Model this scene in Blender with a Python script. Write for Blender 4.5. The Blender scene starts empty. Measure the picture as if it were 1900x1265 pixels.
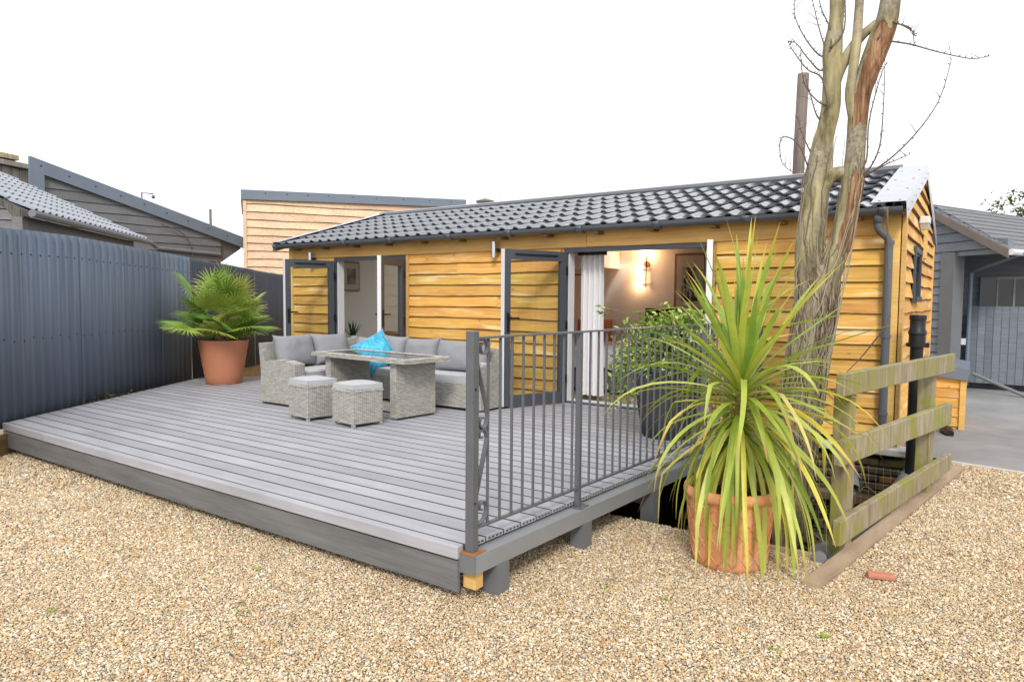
import bpy, bmesh, math, random
import numpy as np
from mathutils import Vector, Matrix, noise as mnoise
random.seed(7); np.random.seed(7)
S = bpy.context.scene
C = S.collection
rad = math.radians
# ---------------------------------------------------------------- camera, sky, sun, exposure
cd = bpy.data.cameras.new('camera'); cam = bpy.data.objects.new('camera', cd); C.objects.link(cam)
cd.sensor_fit = 'HORIZONTAL'; cd.sensor_width = 36.0; cd.lens = 36.0*1267/1900
cd.clip_start = 0.05; cd.clip_end = 600
PITCH, ROLL, YAW = rad(-3.454), rad(0.4526), rad(34.635)
_f = Vector((-math.sin(YAW)*math.cos(PITCH), math.cos(YAW)*math.cos(PITCH), math.sin(PITCH)))
_r = Vector((math.cos(YAW), math.sin(YAW), 0)); _u = _r.cross(_f)
_r2 = _r*math.cos(ROLL)+_u*math.sin(ROLL); _u2 = -_r*math.sin(ROLL)+_u*math.cos(ROLL)
cam.matrix_world = Matrix(((_r2.x,_u2.x,-_f.x,0),(_r2.y,_u2.y,-_f.y,0),(_r2.z,_u2.z,-_f.z,1.55),(0,0,0,1)))
S.camera = cam
SUN_EL, SUN_AZ = rad(40), rad(148)      # azimuth from +Y clockwise: the bright patch of cloud is behind the camera
w = bpy.data.worlds.new('World'); S.world = w; w.use_nodes = True
nt = w.node_tree; nt.nodes.clear()
sky = nt.nodes.new('ShaderNodeTexSky'); sky.sky_type = 'NISHITA'; sky.sun_disc = False
sky.sun_elevation = SUN_EL; sky.sun_rotation = SUN_AZ; sky.air_density = 1.0; sky.dust_density = 6.0; sky.ozone_density = 1.0
hs = nt.nodes.new('ShaderNodeHueSaturation'); hs.inputs['Saturation'].default_value = 0.12; hs.inputs['Value'].default_value = 1.0
mx = nt.nodes.new('ShaderNodeMix'); mx.data_type = 'RGBA'; mx.inputs['Factor'].default_value = 0.72
mx.inputs['B'].default_value = (11.0, 11.15, 11.5, 1)      # even cloud deck in front of the clear sky
bg = nt.nodes.new('ShaderNodeBackground'); bg.inputs['Strength'].default_value = 0.10
ow = nt.nodes.new('ShaderNodeOutputWorld')
nt.links.new(sky.outputs[0], hs.inputs['Color']); nt.links.new(hs.outputs[0], mx.inputs['A'])
nt.links.new(mx.outputs['Result'], bg.inputs['Color']); nt.links.new(bg.outputs[0], ow.inputs[0])
sd = bpy.data.lights.new('sun', 'SUN'); sd.energy = 1.5; sd.angle = rad(12); sd.color = (1, .96, .9)
sun = bpy.data.objects.new('sun', sd); C.objects.link(sun)
_sdir = Vector((math.sin(SUN_AZ)*math.cos(SUN_EL), math.cos(SUN_AZ)*math.cos(SUN_EL), math.sin(SUN_EL)))
sun.rotation_euler = _sdir.to_track_quat('Z', 'Y').to_euler(); sun.location = (0, 0, 30)
S.view_settings.view_transform = 'Standard'; S.view_settings.look = 'None'
S.view_settings.exposure = 0.5; S.view_settings.gamma = 1.0; S.view_settings.use_curve_mapping = False
S.render.engine = 'CYCLES'; S.cycles.use_denoising = True; S.cycles.max_bounces = 8; S.cycles.diffuse_bounces = 5
S.cycles.transparent_max_bounces = 12; S.cycles.sample_clamp_indirect = 6; S.cycles.caustics_reflective = False; S.cycles.caustics_refractive = False

# ---------------------------------------------------------------- helpers
def new_mesh(name, V, F, smooth=False):
    m = bpy.data.meshes.new(name); m.from_pydata([tuple(v) for v in V], [], F); m.update()
    if smooth: m.polygons.foreach_set('use_smooth', [True]*len(m.polygons))
    return m
def org(p):
    while p is not None:
        if p.parent is None: return p.location.copy()
        p = p.parent
    return Vector((0, 0, 0))
def link(o, parent):
    C.objects.link(o)
    if parent is not None: o.parent = parent
    return o
def tag(o, label=None, cat=None, group=None, kind=None):
    if label: o['label'] = label
    if cat: o['category'] = cat
    if group: o['group'] = group
    if kind: o['kind'] = kind
    return o
def thing(name, label, cat, loc=(0, 0, 0), group=None):
    o = bpy.data.objects.new(name, None); o.location = loc; o.empty_display_size = .1; C.objects.link(o)
    return tag(o, label, cat, group)
def obj(name, V, F, mat, parent=None, smooth=False, base=None):
    """mesh object from world coordinates"""
    b = org(parent) if parent is not None else Vector(base or (0, 0, 0))
    m = new_mesh(name, [(v[0]-b.x, v[1]-b.y, v[2]-b.z) for v in V], F, smooth)
    m.materials.append(mat); o = bpy.data.objects.new(name, m)
    if parent is None: o.location = b
    return link(o, parent)
def inst(name, mesh, loc, parent=None, rot=(0, 0, 0), scale=(1, 1, 1)):
    o = bpy.data.objects.new(name, mesh); b = org(parent) if parent is not None else Vector((0, 0, 0))
    o.location = Vector(loc)-b; o.rotation_euler = rot; o.scale = scale
    return link(o, parent)
class MB:
    def __init__(s): s.V = []; s.F = []
    def add(s, V, F):
        n = len(s.V); s.V += [tuple(v) for v in V]; s.F += [tuple(i+n for i in f) for f in F]; return s
    def box(s, x0, x1, y0, y1, z0, z1):
        return s.add([(x0,y0,z0),(x1,y0,z0),(x1,y1,z0),(x0,y1,z0),(x0,y0,z1),(x1,y0,z1),(x1,y1,z1),(x0,y1,z1)],
              [(0,3,2,1),(4,5,6,7),(0,1,5,4),(1,2,6,5),(2,3,7,6),(3,0,4,7)])
    def cbox(s, x0, x1, y0, y1, z0, z1, b=.006):
        """box with chamfered edges"""
        bm = bmesh.new(); q = MB().box(x0,x1,y0,y1,z0,z1)
        vs = [bm.verts.new(v) for v in q.V]
        for f in q.F: bm.faces.new([vs[i] for i in f])
        bmesh.ops.bevel(bm, geom=bm.edges[:], offset=b, segments=2, affect='EDGES', profile=.5)
        bm.verts.index_update(); V = [v.co.copy() for v in bm.verts]; F = [[v.index for v in f.verts] for f in bm.faces]; bm.free()
        return s.add(V, F)
    def hexa(s, P):   # 8 points bottom 4 + top 4
        return s.add(P, [(0,3,2,1),(4,5,6,7),(0,1,5,4),(1,2,6,5),(2,3,7,6),(3,0,4,7)])
    def prism(s, poly, z0, z1):
        n = len(poly)
        return s.add([(x,y,z0) for x,y in poly]+[(x,y,z1) for x,y in poly],
              [tuple(range(n))[::-1], tuple(range(n,2*n))]+[(i,(i+1)%n,n+(i+1)%n,n+i) for i in range(n)])
    def tube(s, pts, r, n=8, cap=True, jit=0, sq=False):
        pts = [Vector(p) for p in pts]; rr = r if isinstance(r,(list,tuple)) else [r]*len(pts)
        V = []; up = Vector((0,0,1)); prev = None
        for i, p in enumerate(pts):
            t = (pts[min(i+1,len(pts)-1)]-pts[max(i-1,0)])
            t = t.normalized() if t.length > 1e-9 else up
            if prev is None:
                a = t.cross(up) if abs(t.z) < .95 else t.cross(Vector((0,1,0)))
            else: a = prev - t*prev.dot(t)
            a.normalize(); prev = a; b = t.cross(a)
            for k in range(n):
                th = 2*math.pi*(k+(.5 if sq else 0))/n
                q = rr[i]*(1+(random.uniform(-jit,jit) if jit else 0))
                V.append(p+a*math.cos(th)*q+b*math.sin(th)*q)
        F = [(i*n+k, i*n+(k+1)%n, (i+1)*n+(k+1)%n, (i+1)*n+k) for i in range(len(pts)-1) for k in range(n)]
        if cap: F += [tuple(range(n))[::-1], tuple(range((len(pts)-1)*n, len(pts)*n))]
        return s.add(V, F)
    def lathe(s, prof, cx, cy, n=32, cap=(True, True)):
        V = [(cx+r*math.cos(2*math.pi*k/n), cy+r*math.sin(2*math.pi*k/n), z) for r, z in prof for k in range(n)]
        F = [(i*n+k, i*n+(k+1)%n, (i+1)*n+(k+1)%n, (i+1)*n+k) for i in range(len(prof)-1) for k in range(n)]
        if cap[0]: F.append(tuple(range(n))[::-1])
        if cap[1]: F.append(tuple(range((len(prof)-1)*n, len(prof)*n)))
        return s.add(V, F)
    def rot(s, ang, cx, cy):
        c, k = math.cos(ang), math.sin(ang)
        s.V = [(cx+(x-cx)*c-(y-cy)*k, cy+(x-cx)*k+(y-cy)*c, z) for x, y, z in s.V]; return s
    def build(s, name, mat, parent=None, smooth=False, base=None): return obj(name, s.V, s.F, mat, parent, smooth, base)
def boxo(name, x0, x1, y0, y1, z0, z1, mat, parent=None, b=0):
    q = MB(); (q.cbox(x0,x1,y0,y1,z0,z1,b) if b else q.box(x0,x1,y0,y1,z0,z1)); return q.build(name, mat, parent)
def auto_smooth(o, ang=40):
    m = o.data
    m.polygons.foreach_set('use_smooth', [True]*len(m.polygons))
    try: m.set_sharp_from_angle(angle=rad(ang))
    except Exception: pass
    return o
def smooth_pts(pts, k=4):
    """Catmull-Rom through tuples of any length"""
    out = []; n = len(pts)
    for i in range(n-1):
        p0, p1, p2, p3 = pts[max(i-1,0)], pts[i], pts[i+1], pts[min(i+2,n-1)]
        for j in range(k):
            t = j/k
            out.append(tuple(.5*((2*b)+(-a+c)*t+(2*a-5*b+4*c-d)*t*t+(-a+3*b-3*c+d)*t**3) for a,b,c,d in zip(p0,p1,p2,p3)))
    out.append(tuple(pts[-1])); return out

# ---------------------------------------------------------------- materials
class NT:
    def __init__(s, name):
        s.m = bpy.data.materials.new(name); s.m.use_nodes = True; s.t = s.m.node_tree; s.t.nodes.clear()
        s.out = s.n('ShaderNodeOutputMaterial')
    def n(s, typ, props=None, **inp):
        x = s.t.nodes.new(typ)
        for k, v in (props or {}).items(): setattr(x, k, v)
        for k, v in inp.items(): s.set(x, k.replace('_', ' '), v)
        return x
    def set(s, x, k, v):
        i = x.inputs[int(k)] if k.isdigit() else x.inputs[k]
        if hasattr(v, 'is_linked') or hasattr(v, 'links'): s.t.links.new(v, i)
        elif hasattr(v, 'outputs'): s.t.links.new(v.outputs[0], i)
        else: i.default_value = (*v, 1) if isinstance(v, tuple) and len(v) == 3 and i.type == 'RGBA' else v
    def ramp(s, fac, stops, interp='LINEAR'):
        r = s.n('ShaderNodeValToRGB'); r.color_ramp.interpolation = interp; e = r.color_ramp.elements
        while len(e) < len(stops): e.new(.5)
        for el, (p, c) in zip(e, stops):
            el.position = p; el.color = (*c, 1) if len(c) == 3 else c
        s.set(r, 'Fac', fac); return r.outputs[0]
    def mix(s, fac, a, b, blend='MIX'):
        x = s.n('ShaderNodeMix', dict(data_type='RGBA', blend_type=blend)); s.set(x, 'Factor', fac)
        s.setv(x.inputs['A'] if False else [i for i in x.inputs if i.name == 'A' and i.type == 'RGBA'][0], a)
        s.setv([i for i in x.inputs if i.name == 'B' and i.type == 'RGBA'][0], b)
        return [o for o in x.outputs if o.type == 'RGBA'][0]
    def setv(s, i, v):
        if hasattr(v, 'links'): s.t.links.new(v, i)
        elif hasattr(v, 'outputs'): s.t.links.new(v.outputs[0], i)
        else: i.default_value = (*v, 1) if isinstance(v, tuple) and len(v) == 3 and i.type == 'RGBA' else v
    def math(s, op, a, b=0.0, clamp=False):
        x = s.n('ShaderNodeMath', dict(operation=op, use_clamp=clamp)); s.setv(x.inputs[0], a); s.setv(x.inputs[1], b); return x.outputs[0]
    def coords(s, scale=(1,1,1), rand=False, gen='Object', loc=(0,0,0), rot=(0,0,0)):
        tc = s.n('ShaderNodeTexCoord'); mp = s.n('ShaderNodeMapping'); s.t.links.new(tc.outputs[gen], mp.inputs['Vector'])
        mp.inputs['Scale'].default_value = scale; mp.inputs['Location'].default_value = loc; mp.inputs['Rotation'].default_value = rot
        if rand:
            oi = s.n('ShaderNodeObjectInfo'); v = s.n('ShaderNodeVectorMath', dict(operation='MULTIPLY'))
            s.t.links.new(oi.outputs['Random'], v.inputs[0]); v.inputs[1].default_value = (37.1, 91.7, 53.3)
            a = s.n('ShaderNodeVectorMath', dict(operation='ADD')); s.t.links.new(mp.outputs[0], a.inputs[0]); s.t.links.new(v.outputs[0], a.inputs[1])
            return a.outputs[0]
        return mp.outputs[0]
    def rnd(s): return s.n('ShaderNodeObjectInfo').outputs['Random']
    def noise(s, vec, scale=5, detail=4, rough=.55, dist=0):
        x = s.n('ShaderNodeTexNoise', Scale=scale, Detail=detail, Roughness=rough, Distortion=dist); s.t.links.new(vec, x.inputs['Vector']); return x.outputs['Fac']
    def vor(s, vec, scale=5, feature='F1', out='Distance'):
        x = s.n('ShaderNodeTexVoronoi', dict(feature=feature), Scale=scale); s.t.links.new(vec, x.inputs['Vector']); return x.outputs[out]
    def hsv(s, col, h=.5, sat=1.0, val=1.0):
        x = s.n('ShaderNodeHueSaturation'); s.setv(x.inputs['Hue'], h); s.setv(x.inputs['Saturation'], sat); s.setv(x.inputs['Value'], val); s.setv(x.inputs['Color'], col); return x.outputs[0]
    def vrange(s, v, lo, hi):
        x = s.n('ShaderNodeMapRange'); s.setv(x.inputs[0], v); x.inputs[3].default_value = lo; x.inputs[4].default_value = hi; return x.outputs[0]
    def bump(s, h, strength=.3, dist=.01):
        x = s.n('ShaderNodeBump', Strength=strength, Distance=dist); s.setv(x.inputs['Height'], h); return x.outputs[0]
    def pbr(s, col, rough=.6, metal=0, spec=.4, normal=None, trans=0, **kw):
        p = s.n('ShaderNodeBsdfPrincipled'); s.setv(p.inputs['Base Color'], col); s.setv(p.inputs['Roughness'], rough)
        p.inputs['Metallic'].default_value = metal; p.inputs['Specular IOR Level'].default_value = spec
        if normal is not None: s.t.links.new(normal, p.inputs['Normal'])
        for k, v in kw.items(): s.setv(p.inputs[k], v)
        sh = p.outputs[0]
        if trans:
            t = s.n('ShaderNodeBsdfTranslucent'); s.setv(t.inputs['Color'], col)
            m = s.n('ShaderNodeMixShader'); m.inputs[0].default_value = trans
            s.t.links.new(sh, m.inputs[1]); s.t.links.new(t.outputs[0], m.inputs[2]); sh = m.outputs[0]
        s.t.links.new(sh, s.out.inputs['Surface']); return s.m
def plain(name, col, rough=.5, metal=0, var=.12, nscale=6, bumpv=.08, stretch=(1,1,1), spec=.4, objvar=.0, bscale=60, **kw):
    """painted or plastic surface with mild mottling, grime and fine relief"""
    t = NT(name); v = t.coords(stretch, rand=True)
    n = t.noise(v, nscale, 5, .6); f = t.vrange(n, 1-var, 1+var)
    if objvar: f = t.math('MULTIPLY', f, t.vrange(t.rnd(), 1-objvar, 1+objvar))
    c = t.hsv(col, .5, 1, f)
    r = t.vrange(t.noise(v, nscale*3, 3), max(.05, rough-.12), min(1, rough+.12))
    return t.pbr(c, r, metal, spec, t.bump(t.noise(v, bscale, 3), bumpv, .004), **kw)
def wood(name, stops, grain=(.7, 9, 22), objv=(.85, 1.12), rough=.65, knots=0.0, edge=None, bumpv=.25, huev=.012, sat=1.0, moss=None, sap=0):
    t = NT(name); v = t.coords(grain, rand=True)
    n1 = t.noise(v, 2.2, 7, .62, .6); c = t.ramp(n1, stops)
    v2 = t.coords((1.1, 1.1, 3.2), rand=True); n2 = t.noise(v2, 1.7, 3, .5)
    c = t.hsv(c, t.vrange(n2, .5-huev, .5+huev), sat, t.vrange(n2, .74, 1.22))
    if sap:
        sn = t.noise(t.coords((.5, .5, 5.0), rand=True), 2.4, 4, .55); c = t.mix(t.ramp(sn, [(.56,(0,0,0)),(.68,(sap,sap,sap))]), c, (.86,.66,.36))
    if knots:
        kv = t.coords((1.0, 1.0, 2.0), rand=True); d = t.vor(kv, 4.2)
        k = t.ramp(d, [(0, (1,1,1)), (.055, (.9,.9,.9)), (.10, (0,0,0))]); c = t.mix(t.math('MULTIPLY', k, knots), c, (.16, .07, .025))
    c = t.hsv(c, t.vrange(t.rnd(), .5-huev*.7, .5+huev*.7), 1, t.vrange(t.math('FRACT', t.math('MULTIPLY', t.rnd(), 7.31)), *objv))
    if moss:
        mv = t.coords((1, 1, .45), rand=True); mn = t.noise(mv, 5, 5, .65)
        c = t.mix(t.ramp(mn, [(moss[1], (0,0,0)), (moss[1]+.16, (1,1,1))]), c, moss[0])
    b = t.noise(v, 5, 6, .65)
    return t.pbr(c, rough, 0, .3, t.bump(b, bumpv, .004))
M = {}
M['clad'] = wood('oak_cladding', [(.25,(.5,.23,.048)),(.45,(.68,.36,.085)),(.6,(.75,.43,.115)),(.78,(.83,.57,.235))], knots=.75, huev=.014, bumpv=.3, sap=.75)
M['clad_top'] = wood('oak_trim', [(.25,(.64,.35,.095)),(.55,(.75,.46,.15)),(.8,(.82,.56,.25))], knots=.35)
M['paleclad'] = wood('pale_cladding', [(.25,(.5,.33,.19)),(.5,(.68,.49,.32)),(.75,(.78,.62,.45))], knots=.5, objv=(.86,1.1))
M['greyclad'] = wood('grey_painted_boards', [(.2,(.12,.122,.13)),(.55,(.172,.175,.184)),(.85,(.22,.222,.232))], objv=(.88,1.1), bumpv=.4, huev=.004)
M['blueclad'] = wood('blue_grey_painted_boards', [(.2,(.12,.138,.166)),(.55,(.185,.208,.242)),(.85,(.24,.264,.3))], objv=(.88,1.1), bumpv=.4, huev=.004)
M['oldboard'] = wood('weathered_boards', [(.2,(.12,.1,.085)),(.5,(.26,.235,.21)),(.8,(.4,.38,.36))], grain=(9,9,.6), objv=(.8,1.15))
M['mossy'] = wood('mossy_timber', [(.25,(.13,.1,.06)),(.5,(.3,.25,.165)),(.75,(.43,.37,.27))], grain=(9,9,1.0), objv=(.92,1.08), moss=((.24,.235,.05), .46), bumpv=.5)
M['plankgnd'] = wood('ground_plank_wood', [(.2,(.33,.24,.15)),(.55,(.47,.36,.24)),(.85,(.58,.46,.33))], grain=(5,1.2,8), moss=((.27,.26,.1), .68))
M['sleeper'] = wood('sleeper_wood', [(.2,(.12,.075,.035)),(.55,(.25,.16,.08)),(.85,(.33,.22,.12))], grain=(1,1,9))
M['rawwood'] = wood('raw_pine', [(.2,(.6,.36,.1)),(.6,(.75,.5,.18))], grain=(8,2,8))
M['deck'] = wood('composite_deck', [(.2,(.3,.3,.325)),(.55,(.375,.375,.405)),(.85,(.44,.44,.472))], grain=(.8,26,26), objv=(.86,1.1), rough=.55, bumpv=.3, huev=.003)
M['fascia'] = wood('composite_fascia', [(.25,(.105,.105,.106)),(.5,(.138,.138,.14)),(.75,(.172,.172,.175))], grain=(.9,9,14), objv=(.96,1.04), rough=.55, bumpv=.7, huev=.003)
M['anth'] = plain('anthracite_frame', (.062,.07,.084), .38, var=.1, bumpv=.03)
M['anth2'] = plain('anthracite_flashing', (.15,.185,.232), .45, var=.14, nscale=2.5, bumpv=.04)
M['gutter'] = plain('grey_gutter', (.1,.112,.13), .33, var=.16, nscale=3, bumpv=.03)
M['tilemetal'] = plain('tile_sheet_steel', (.085,.092,.106), .3, var=.25, nscale=5, bumpv=.05, spec=.7, objvar=.12, **{'Coat Weight': 1.0, 'Coat Roughness': .1})
M['edge'] = plain('board_edge_shade', (.06,.06,.064), .9, var=.3)  # dark tone painting the shade in board gaps, laps and hollow ends
M['waney'] = plain('waney_lap_shade', (.2,.09,.03), .9, var=.4, nscale=12)  # shadow line under each lapped board, painted as dark brown
M['polewood'] = wood('pole_wood', [(.2,(.1,.075,.06)),(.55,(.2,.155,.13)),(.85,(.3,.25,.21))], grain=(7,7,.6), moss=((.3,.28,.06), .7))
M['hutroof'] = plain('hut_tile_sheet', (.2,.22,.26), .2, var=.2, nscale=5, bumpv=.05, spec=1.0, objvar=.06, **{'Coat Weight': 1.0, 'Coat Roughness': .1})
M['flash'] = plain('zinc_flashing', (.5,.52,.55), .22, metal=.6, var=.1, nscale=3, bumpv=.03)
M['railing'] = plain('railing_paint', (.105,.112,.126), .3, var=.16, nscale=9, bumpv=.1)
M['beam'] = plain('beam_paint', (.23,.24,.25), .45, var=.12, nscale=4, bumpv=.08)
M['beamdark'] = plain('post_paint_dark', (.145,.15,.16), .5, var=.14, nscale=5, bumpv=.1)
M['rust'] = plain('rusty_plate', (.3,.13,.05), .8, var=.4, nscale=40, bumpv=.3)
M['whitepvc'] = plain('white_pvc', (.66,.66,.67), .35, var=.05, bumpv=.02)
M['wallwhite'] = plain('interior_plaster', (.88,.86,.84), .85, var=.03, nscale=2, bumpv=.02)
M['floor_in'] = wood('interior_floor', [(.2,(.3,.2,.12)),(.6,(.42,.3,.19))], grain=(1,14,14))
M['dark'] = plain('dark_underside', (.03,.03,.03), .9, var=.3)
M['black'] = plain('black_plastic', (.012,.012,.013), .35, var=.15, bumpv=.03)
M['screw'] = plain('screw_head', (.02,.022,.026), .5)
M['steel'] = plain('stainless_steel', (.6,.6,.6), .25, metal=1, var=.05, bumpv=.02)
M['terr'] = plain('terracotta_plastic', (.47,.19,.105), .6, var=.12, nscale=3, bumpv=.05)
M['soil'] = plain('potting_soil', (.035,.025,.018), .95, var=.6, nscale=40, bumpv=1.0, bscale=80)
M['darkpot'] = plain('charcoal_planter', (.05,.052,.056), .5, var=.15, nscale=8, bumpv=.08)
M['bedgrey'] = plain('grey_upholstery', (.1,.1,.11), .85, bumpv=.2, bscale=200)
M['silver'] = plain('silver_bedspread', (.42,.42,.45), .35, var=.2, nscale=7, bumpv=.5, bscale=14)
M['curtain'] = plain('white_curtain', (.85,.85,.86), .8, var=.03, bumpv=.05, trans=.25)
M['oakfurn'] = wood('oak_furniture', [(.2,(.4,.17,.06)),(.6,(.52,.25,.1))], grain=(1.5,8,12))
M['concrete'] = plain('pale_concrete', (.55,.53,.49), .85, var=.2, nscale=9, bumpv=.4)
M['duct'] = plain('grey_duct', (.2,.205,.215), .4, var=.2, nscale=5, bumpv=.05)
M['wire'] = plain('wire', (.12,.12,.12), .5, metal=.5)
M['cable'] = plain('pale_cable', (.45,.45,.45), .6)
M['sheet_shadow'] = M['dark']
def mk():
    # corrugated fence, faint streaks
    t = NT('corrugated_steel_fence'); v = t.coords((1, 1, .12)); n = t.noise(v, 3.2, 5, .6)
    v2 = t.coords((1,1,1)); n2 = t.noise(v2, 1.1, 3)
    c = t.ramp(n, [(.25,(.098,.127,.17)),(.55,(.124,.156,.206)),(.8,(.156,.19,.242))])
    c = t.hsv(c, .5, t.vrange(n2, .7, 1.15), t.vrange(n2, .88, 1.1)); c = t.hsv(c, .5, 1, t.vrange(t.rnd(), .9, 1.1))
    M['fence'] = t.pbr(c, .75, 0, .15, t.bump(t.noise(v2, 30, 3), .06, .004))
    t = NT('corrugated_dark_fence'); v = t.coords((1, 1, .12)); n = t.noise(v, 3.2, 5, .6)
    M['fence2'] = t.pbr(t.ramp(n, [(.25,(.06,.068,.085)),(.8,(.098,.108,.128))]), .7, 0, .2)
    # rattan weave
    t = NT('grey_rattan_weave'); tc = t.n('ShaderNodeTexCoord'); sp = t.n('ShaderNodeSeparateXYZ'); t.t.links.new(tc.outputs['Object'], sp.inputs[0])
    u = t.math('ADD', sp.outputs[0], sp.outputs[1]); cb = t.n('ShaderNodeCombineXYZ'); t.setv(cb.inputs[0], u); t.setv(cb.inputs[1], sp.outputs[2])
    br = t.n('ShaderNodeTexBrick', dict(offset=.5, squash=1.0), Scale=1.0); t.t.links.new(cb.outputs[0], br.inputs['Vector'])
    br.inputs['Brick Width'].default_value = .052; br.inputs['Row Height'].default_value = .0135; br.inputs['Mortar Size'].default_value = .0026; br.inputs['Mortar Smooth'].default_value = .6; br.inputs['Bias'].default_value = 0
    for k, cc in (('Color1',(.56,.54,.49)),('Color2',(.38,.365,.33)),('Mortar',(.13,.125,.11))): br.inputs[k].default_value = (*cc,1)
    n = t.noise(t.coords((1,1,1)), 45, 3); c = t.hsv(br.outputs['Color'], .5, 1, t.vrange(n, .85, 1.15))
    wv = t.math('SINE', t.math('MULTIPLY', u, 120.0))
    h = t.math('SUBTRACT', t.math('MULTIPLY', wv, .25), br.outputs['Fac'])
    M['rattan'] = t.pbr(c, .55, 0, .35, t.bump(h, .7, .004))
    # cushion fabric
    t = NT('grey_cushion_fabric'); v = t.coords((1,1,1), rand=True); n = t.noise(v, 4, 3); wr = t.noise(t.coords((1,1,.5), rand=True), 7, 3, .5, 1.2)
    c = t.hsv((.25,.255,.272), .5, 1, t.vrange(n, .9, 1.1))
    M['fabric'] = t.pbr(c, .8, 0, .25, t.bump(t.math('ADD', wr, t.math('MULTIPLY', t.noise(v, 260, 2), .06)), .35, .03))
    t = NT('pale_seat_fabric'); v = t.coords((1,1,1), rand=True); n = t.noise(v, 4, 3)
    M['fabric_seat'] = t.pbr(t.hsv((.42,.425,.44), .5, 1, t.vrange(n, .9, 1.1)), .75, 0, .3, t.bump(t.noise(v, 220, 2), .12, .004))
    t = NT('teal_velvet'); v = t.coords((1,1,1), rand=True); n = t.noise(v, 9, 5, .65, 1.5)
    c = t.ramp(n, [(.3,(.012,.17,.3)),(.5,(.03,.33,.52)),(.7,(.12,.55,.74))])
    M['teal'] = t.pbr(c, .6, 0, .3, t.bump(n, .5, .02), **{'Sheen Weight': .5})
    # terracotta clay with bloom
    t = NT('terracotta_clay'); v = t.coords((1,1,1)); n = t.noise(v, 7, 6, .65)
    c = t.ramp(n, [(.25,(.52,.2,.085)),(.5,(.66,.31,.145)),(.78,(.74,.47,.31))])
    M['clay'] = t.pbr(c, .8, 0, .2, t.bump(t.noise(v, 60, 4), .25, .006))
    # glass: thin, clear, reflective
    t = NT('window_glass'); tr = t.n('ShaderNodeBsdfTransparent'); tr.inputs[0].default_value = (.9,.92,.91,1); gl = t.n('ShaderNodeBsdfGlossy'); gl.inputs['Roughness'].default_value = .02
    lw = t.n('ShaderNodeLayerWeight'); lw.inputs[0].default_value = .5; fr = t.math('ADD', .04, t.math('MULTIPLY', t.math('POWER', lw.outputs['Facing'], 5.0), .9)); ms = t.n('ShaderNodeMixShader'); t.t.links.new(fr, ms.inputs[0]); t.t.links.new(tr.outputs[0], ms.inputs[1]); t.t.links.new(gl.outputs[0], ms.inputs[2]); t.t.links.new(ms.outputs[0], t.out.inputs['Surface'])
    M['glass'] = t.m
    t = NT('smoked_glass'); M['tableglass'] = t.pbr((.03,.033,.036), .04, 0, .7)
    t = NT('window_dark_glass'); M['darkglass'] = t.pbr((.03,.028,.027), .06, 0, .6)
    # pebbles
    t = NT('pea_gravel'); r = t.rnd()
    c = t.ramp(r, [(0,(.2,.17,.14)),(.05,(.36,.3,.22)),(.16,(.5,.39,.24)),(.3,(.63,.5,.32)),(.43,(.48,.3,.135)),(.55,(.7,.57,.37)),(.68,(.46,.41,.34)),(.8,(.77,.66,.48)),(.92,(.76,.7,.6)),(1,(.52,.29,.12))])
    gp_ = t.n('ShaderNodeNewGeometry').outputs['Position']; n = t.noise(gp_, 3.2, 4, .6); n3 = t.noise(gp_, 260, 2)
    c = t.hsv(c, t.vrange(n, .51, .488), t.vrange(n, .9, 1.22), t.math('MULTIPLY', t.vrange(n, 1.08, .78), t.vrange(n3, .8, 1.2)))
    M['pebble'] = t.pbr(c, .65, 0, .3)
    t = NT('gravel_bed'); v = t.coords((1,1,1)); d = t.vor(v, 62, out='Color'); dd = t.vor(v, 62)
    sepc = t.n('ShaderNodeSeparateColor'); t.setv(sepc.inputs[0], d)
    c = t.ramp(sepc.outputs[0], [(0,(.2,.16,.12)),(.1,(.42,.33,.22)),(.3,(.6,.48,.31)),(.5,(.47,.3,.14)),(.65,(.66,.54,.36)),(.85,(.46,.4,.33)),(1,(.72,.63,.48))])
    c = t.mix(t.ramp(dd, [(.45,(0,0,0)),(.75,(.8,.8,.8))]), c, (.24,.185,.12))
    c = t.hsv(c, .5, 1, t.vrange(t.noise(v, .8, 3), .85, 1.12))
    M['gravelbed'] = t.pbr(c, .8, 0, .2, t.bump(t.math('SUBTRACT', 1.0, dd), .8, .01))
    # asphalt
    t = NT('worn_asphalt'); v = t.coords((1,1,1)); n = t.noise(v, 1.2, 5, .6); f = t.noise(v, 90, 3)
    c = t.ramp(n, [(.3,(.2,.2,.205)),(.7,(.31,.31,.315))]); c = t.hsv(c, .5, 1, t.vrange(f, .7, 1.3))
    M['asphalt'] = t.pbr(c, .8, 0, .3, t.bump(f, .4, .006))
    t = NT('dark_earth'); v = t.coords((1,1,1)); n = t.noise(v, 9, 6, .7)
    M['earth'] = t.pbr(t.ramp(n, [(.3,(.018,.015,.011)),(.6,(.05,.042,.028)),(.8,(.075,.08,.03))]), .95, 0, .1, t.bump(n, 1.0, .05))
    # mossy bricks
    t = NT('mossy_brick'); v = t.coords((1,1,1), rand=True); n = t.noise(v, 9, 5, .65); r = t.math('FRACT', t.math('MULTIPLY', t.rnd(), 5.7))
    c = t.ramp(r, [(0,(.07,.05,.032)),(.35,(.12,.085,.05)),(.75,(.1,.09,.06)),(.9,(.16,.085,.045)),(.94,(.36,.13,.05)),(1,(.36,.14,.06))])
    c = t.hsv(c, .5, 1, t.vrange(n, .55, 1.35)); c = t.mix(t.ramp(n, [(.44,(0,0,0)),(.62,(.85,.85,.85))]), c, (.12,.13,.03))
    M['brick'] = t.pbr(c, .9, 0, .15, t.bump(n, .9, .02))
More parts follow.
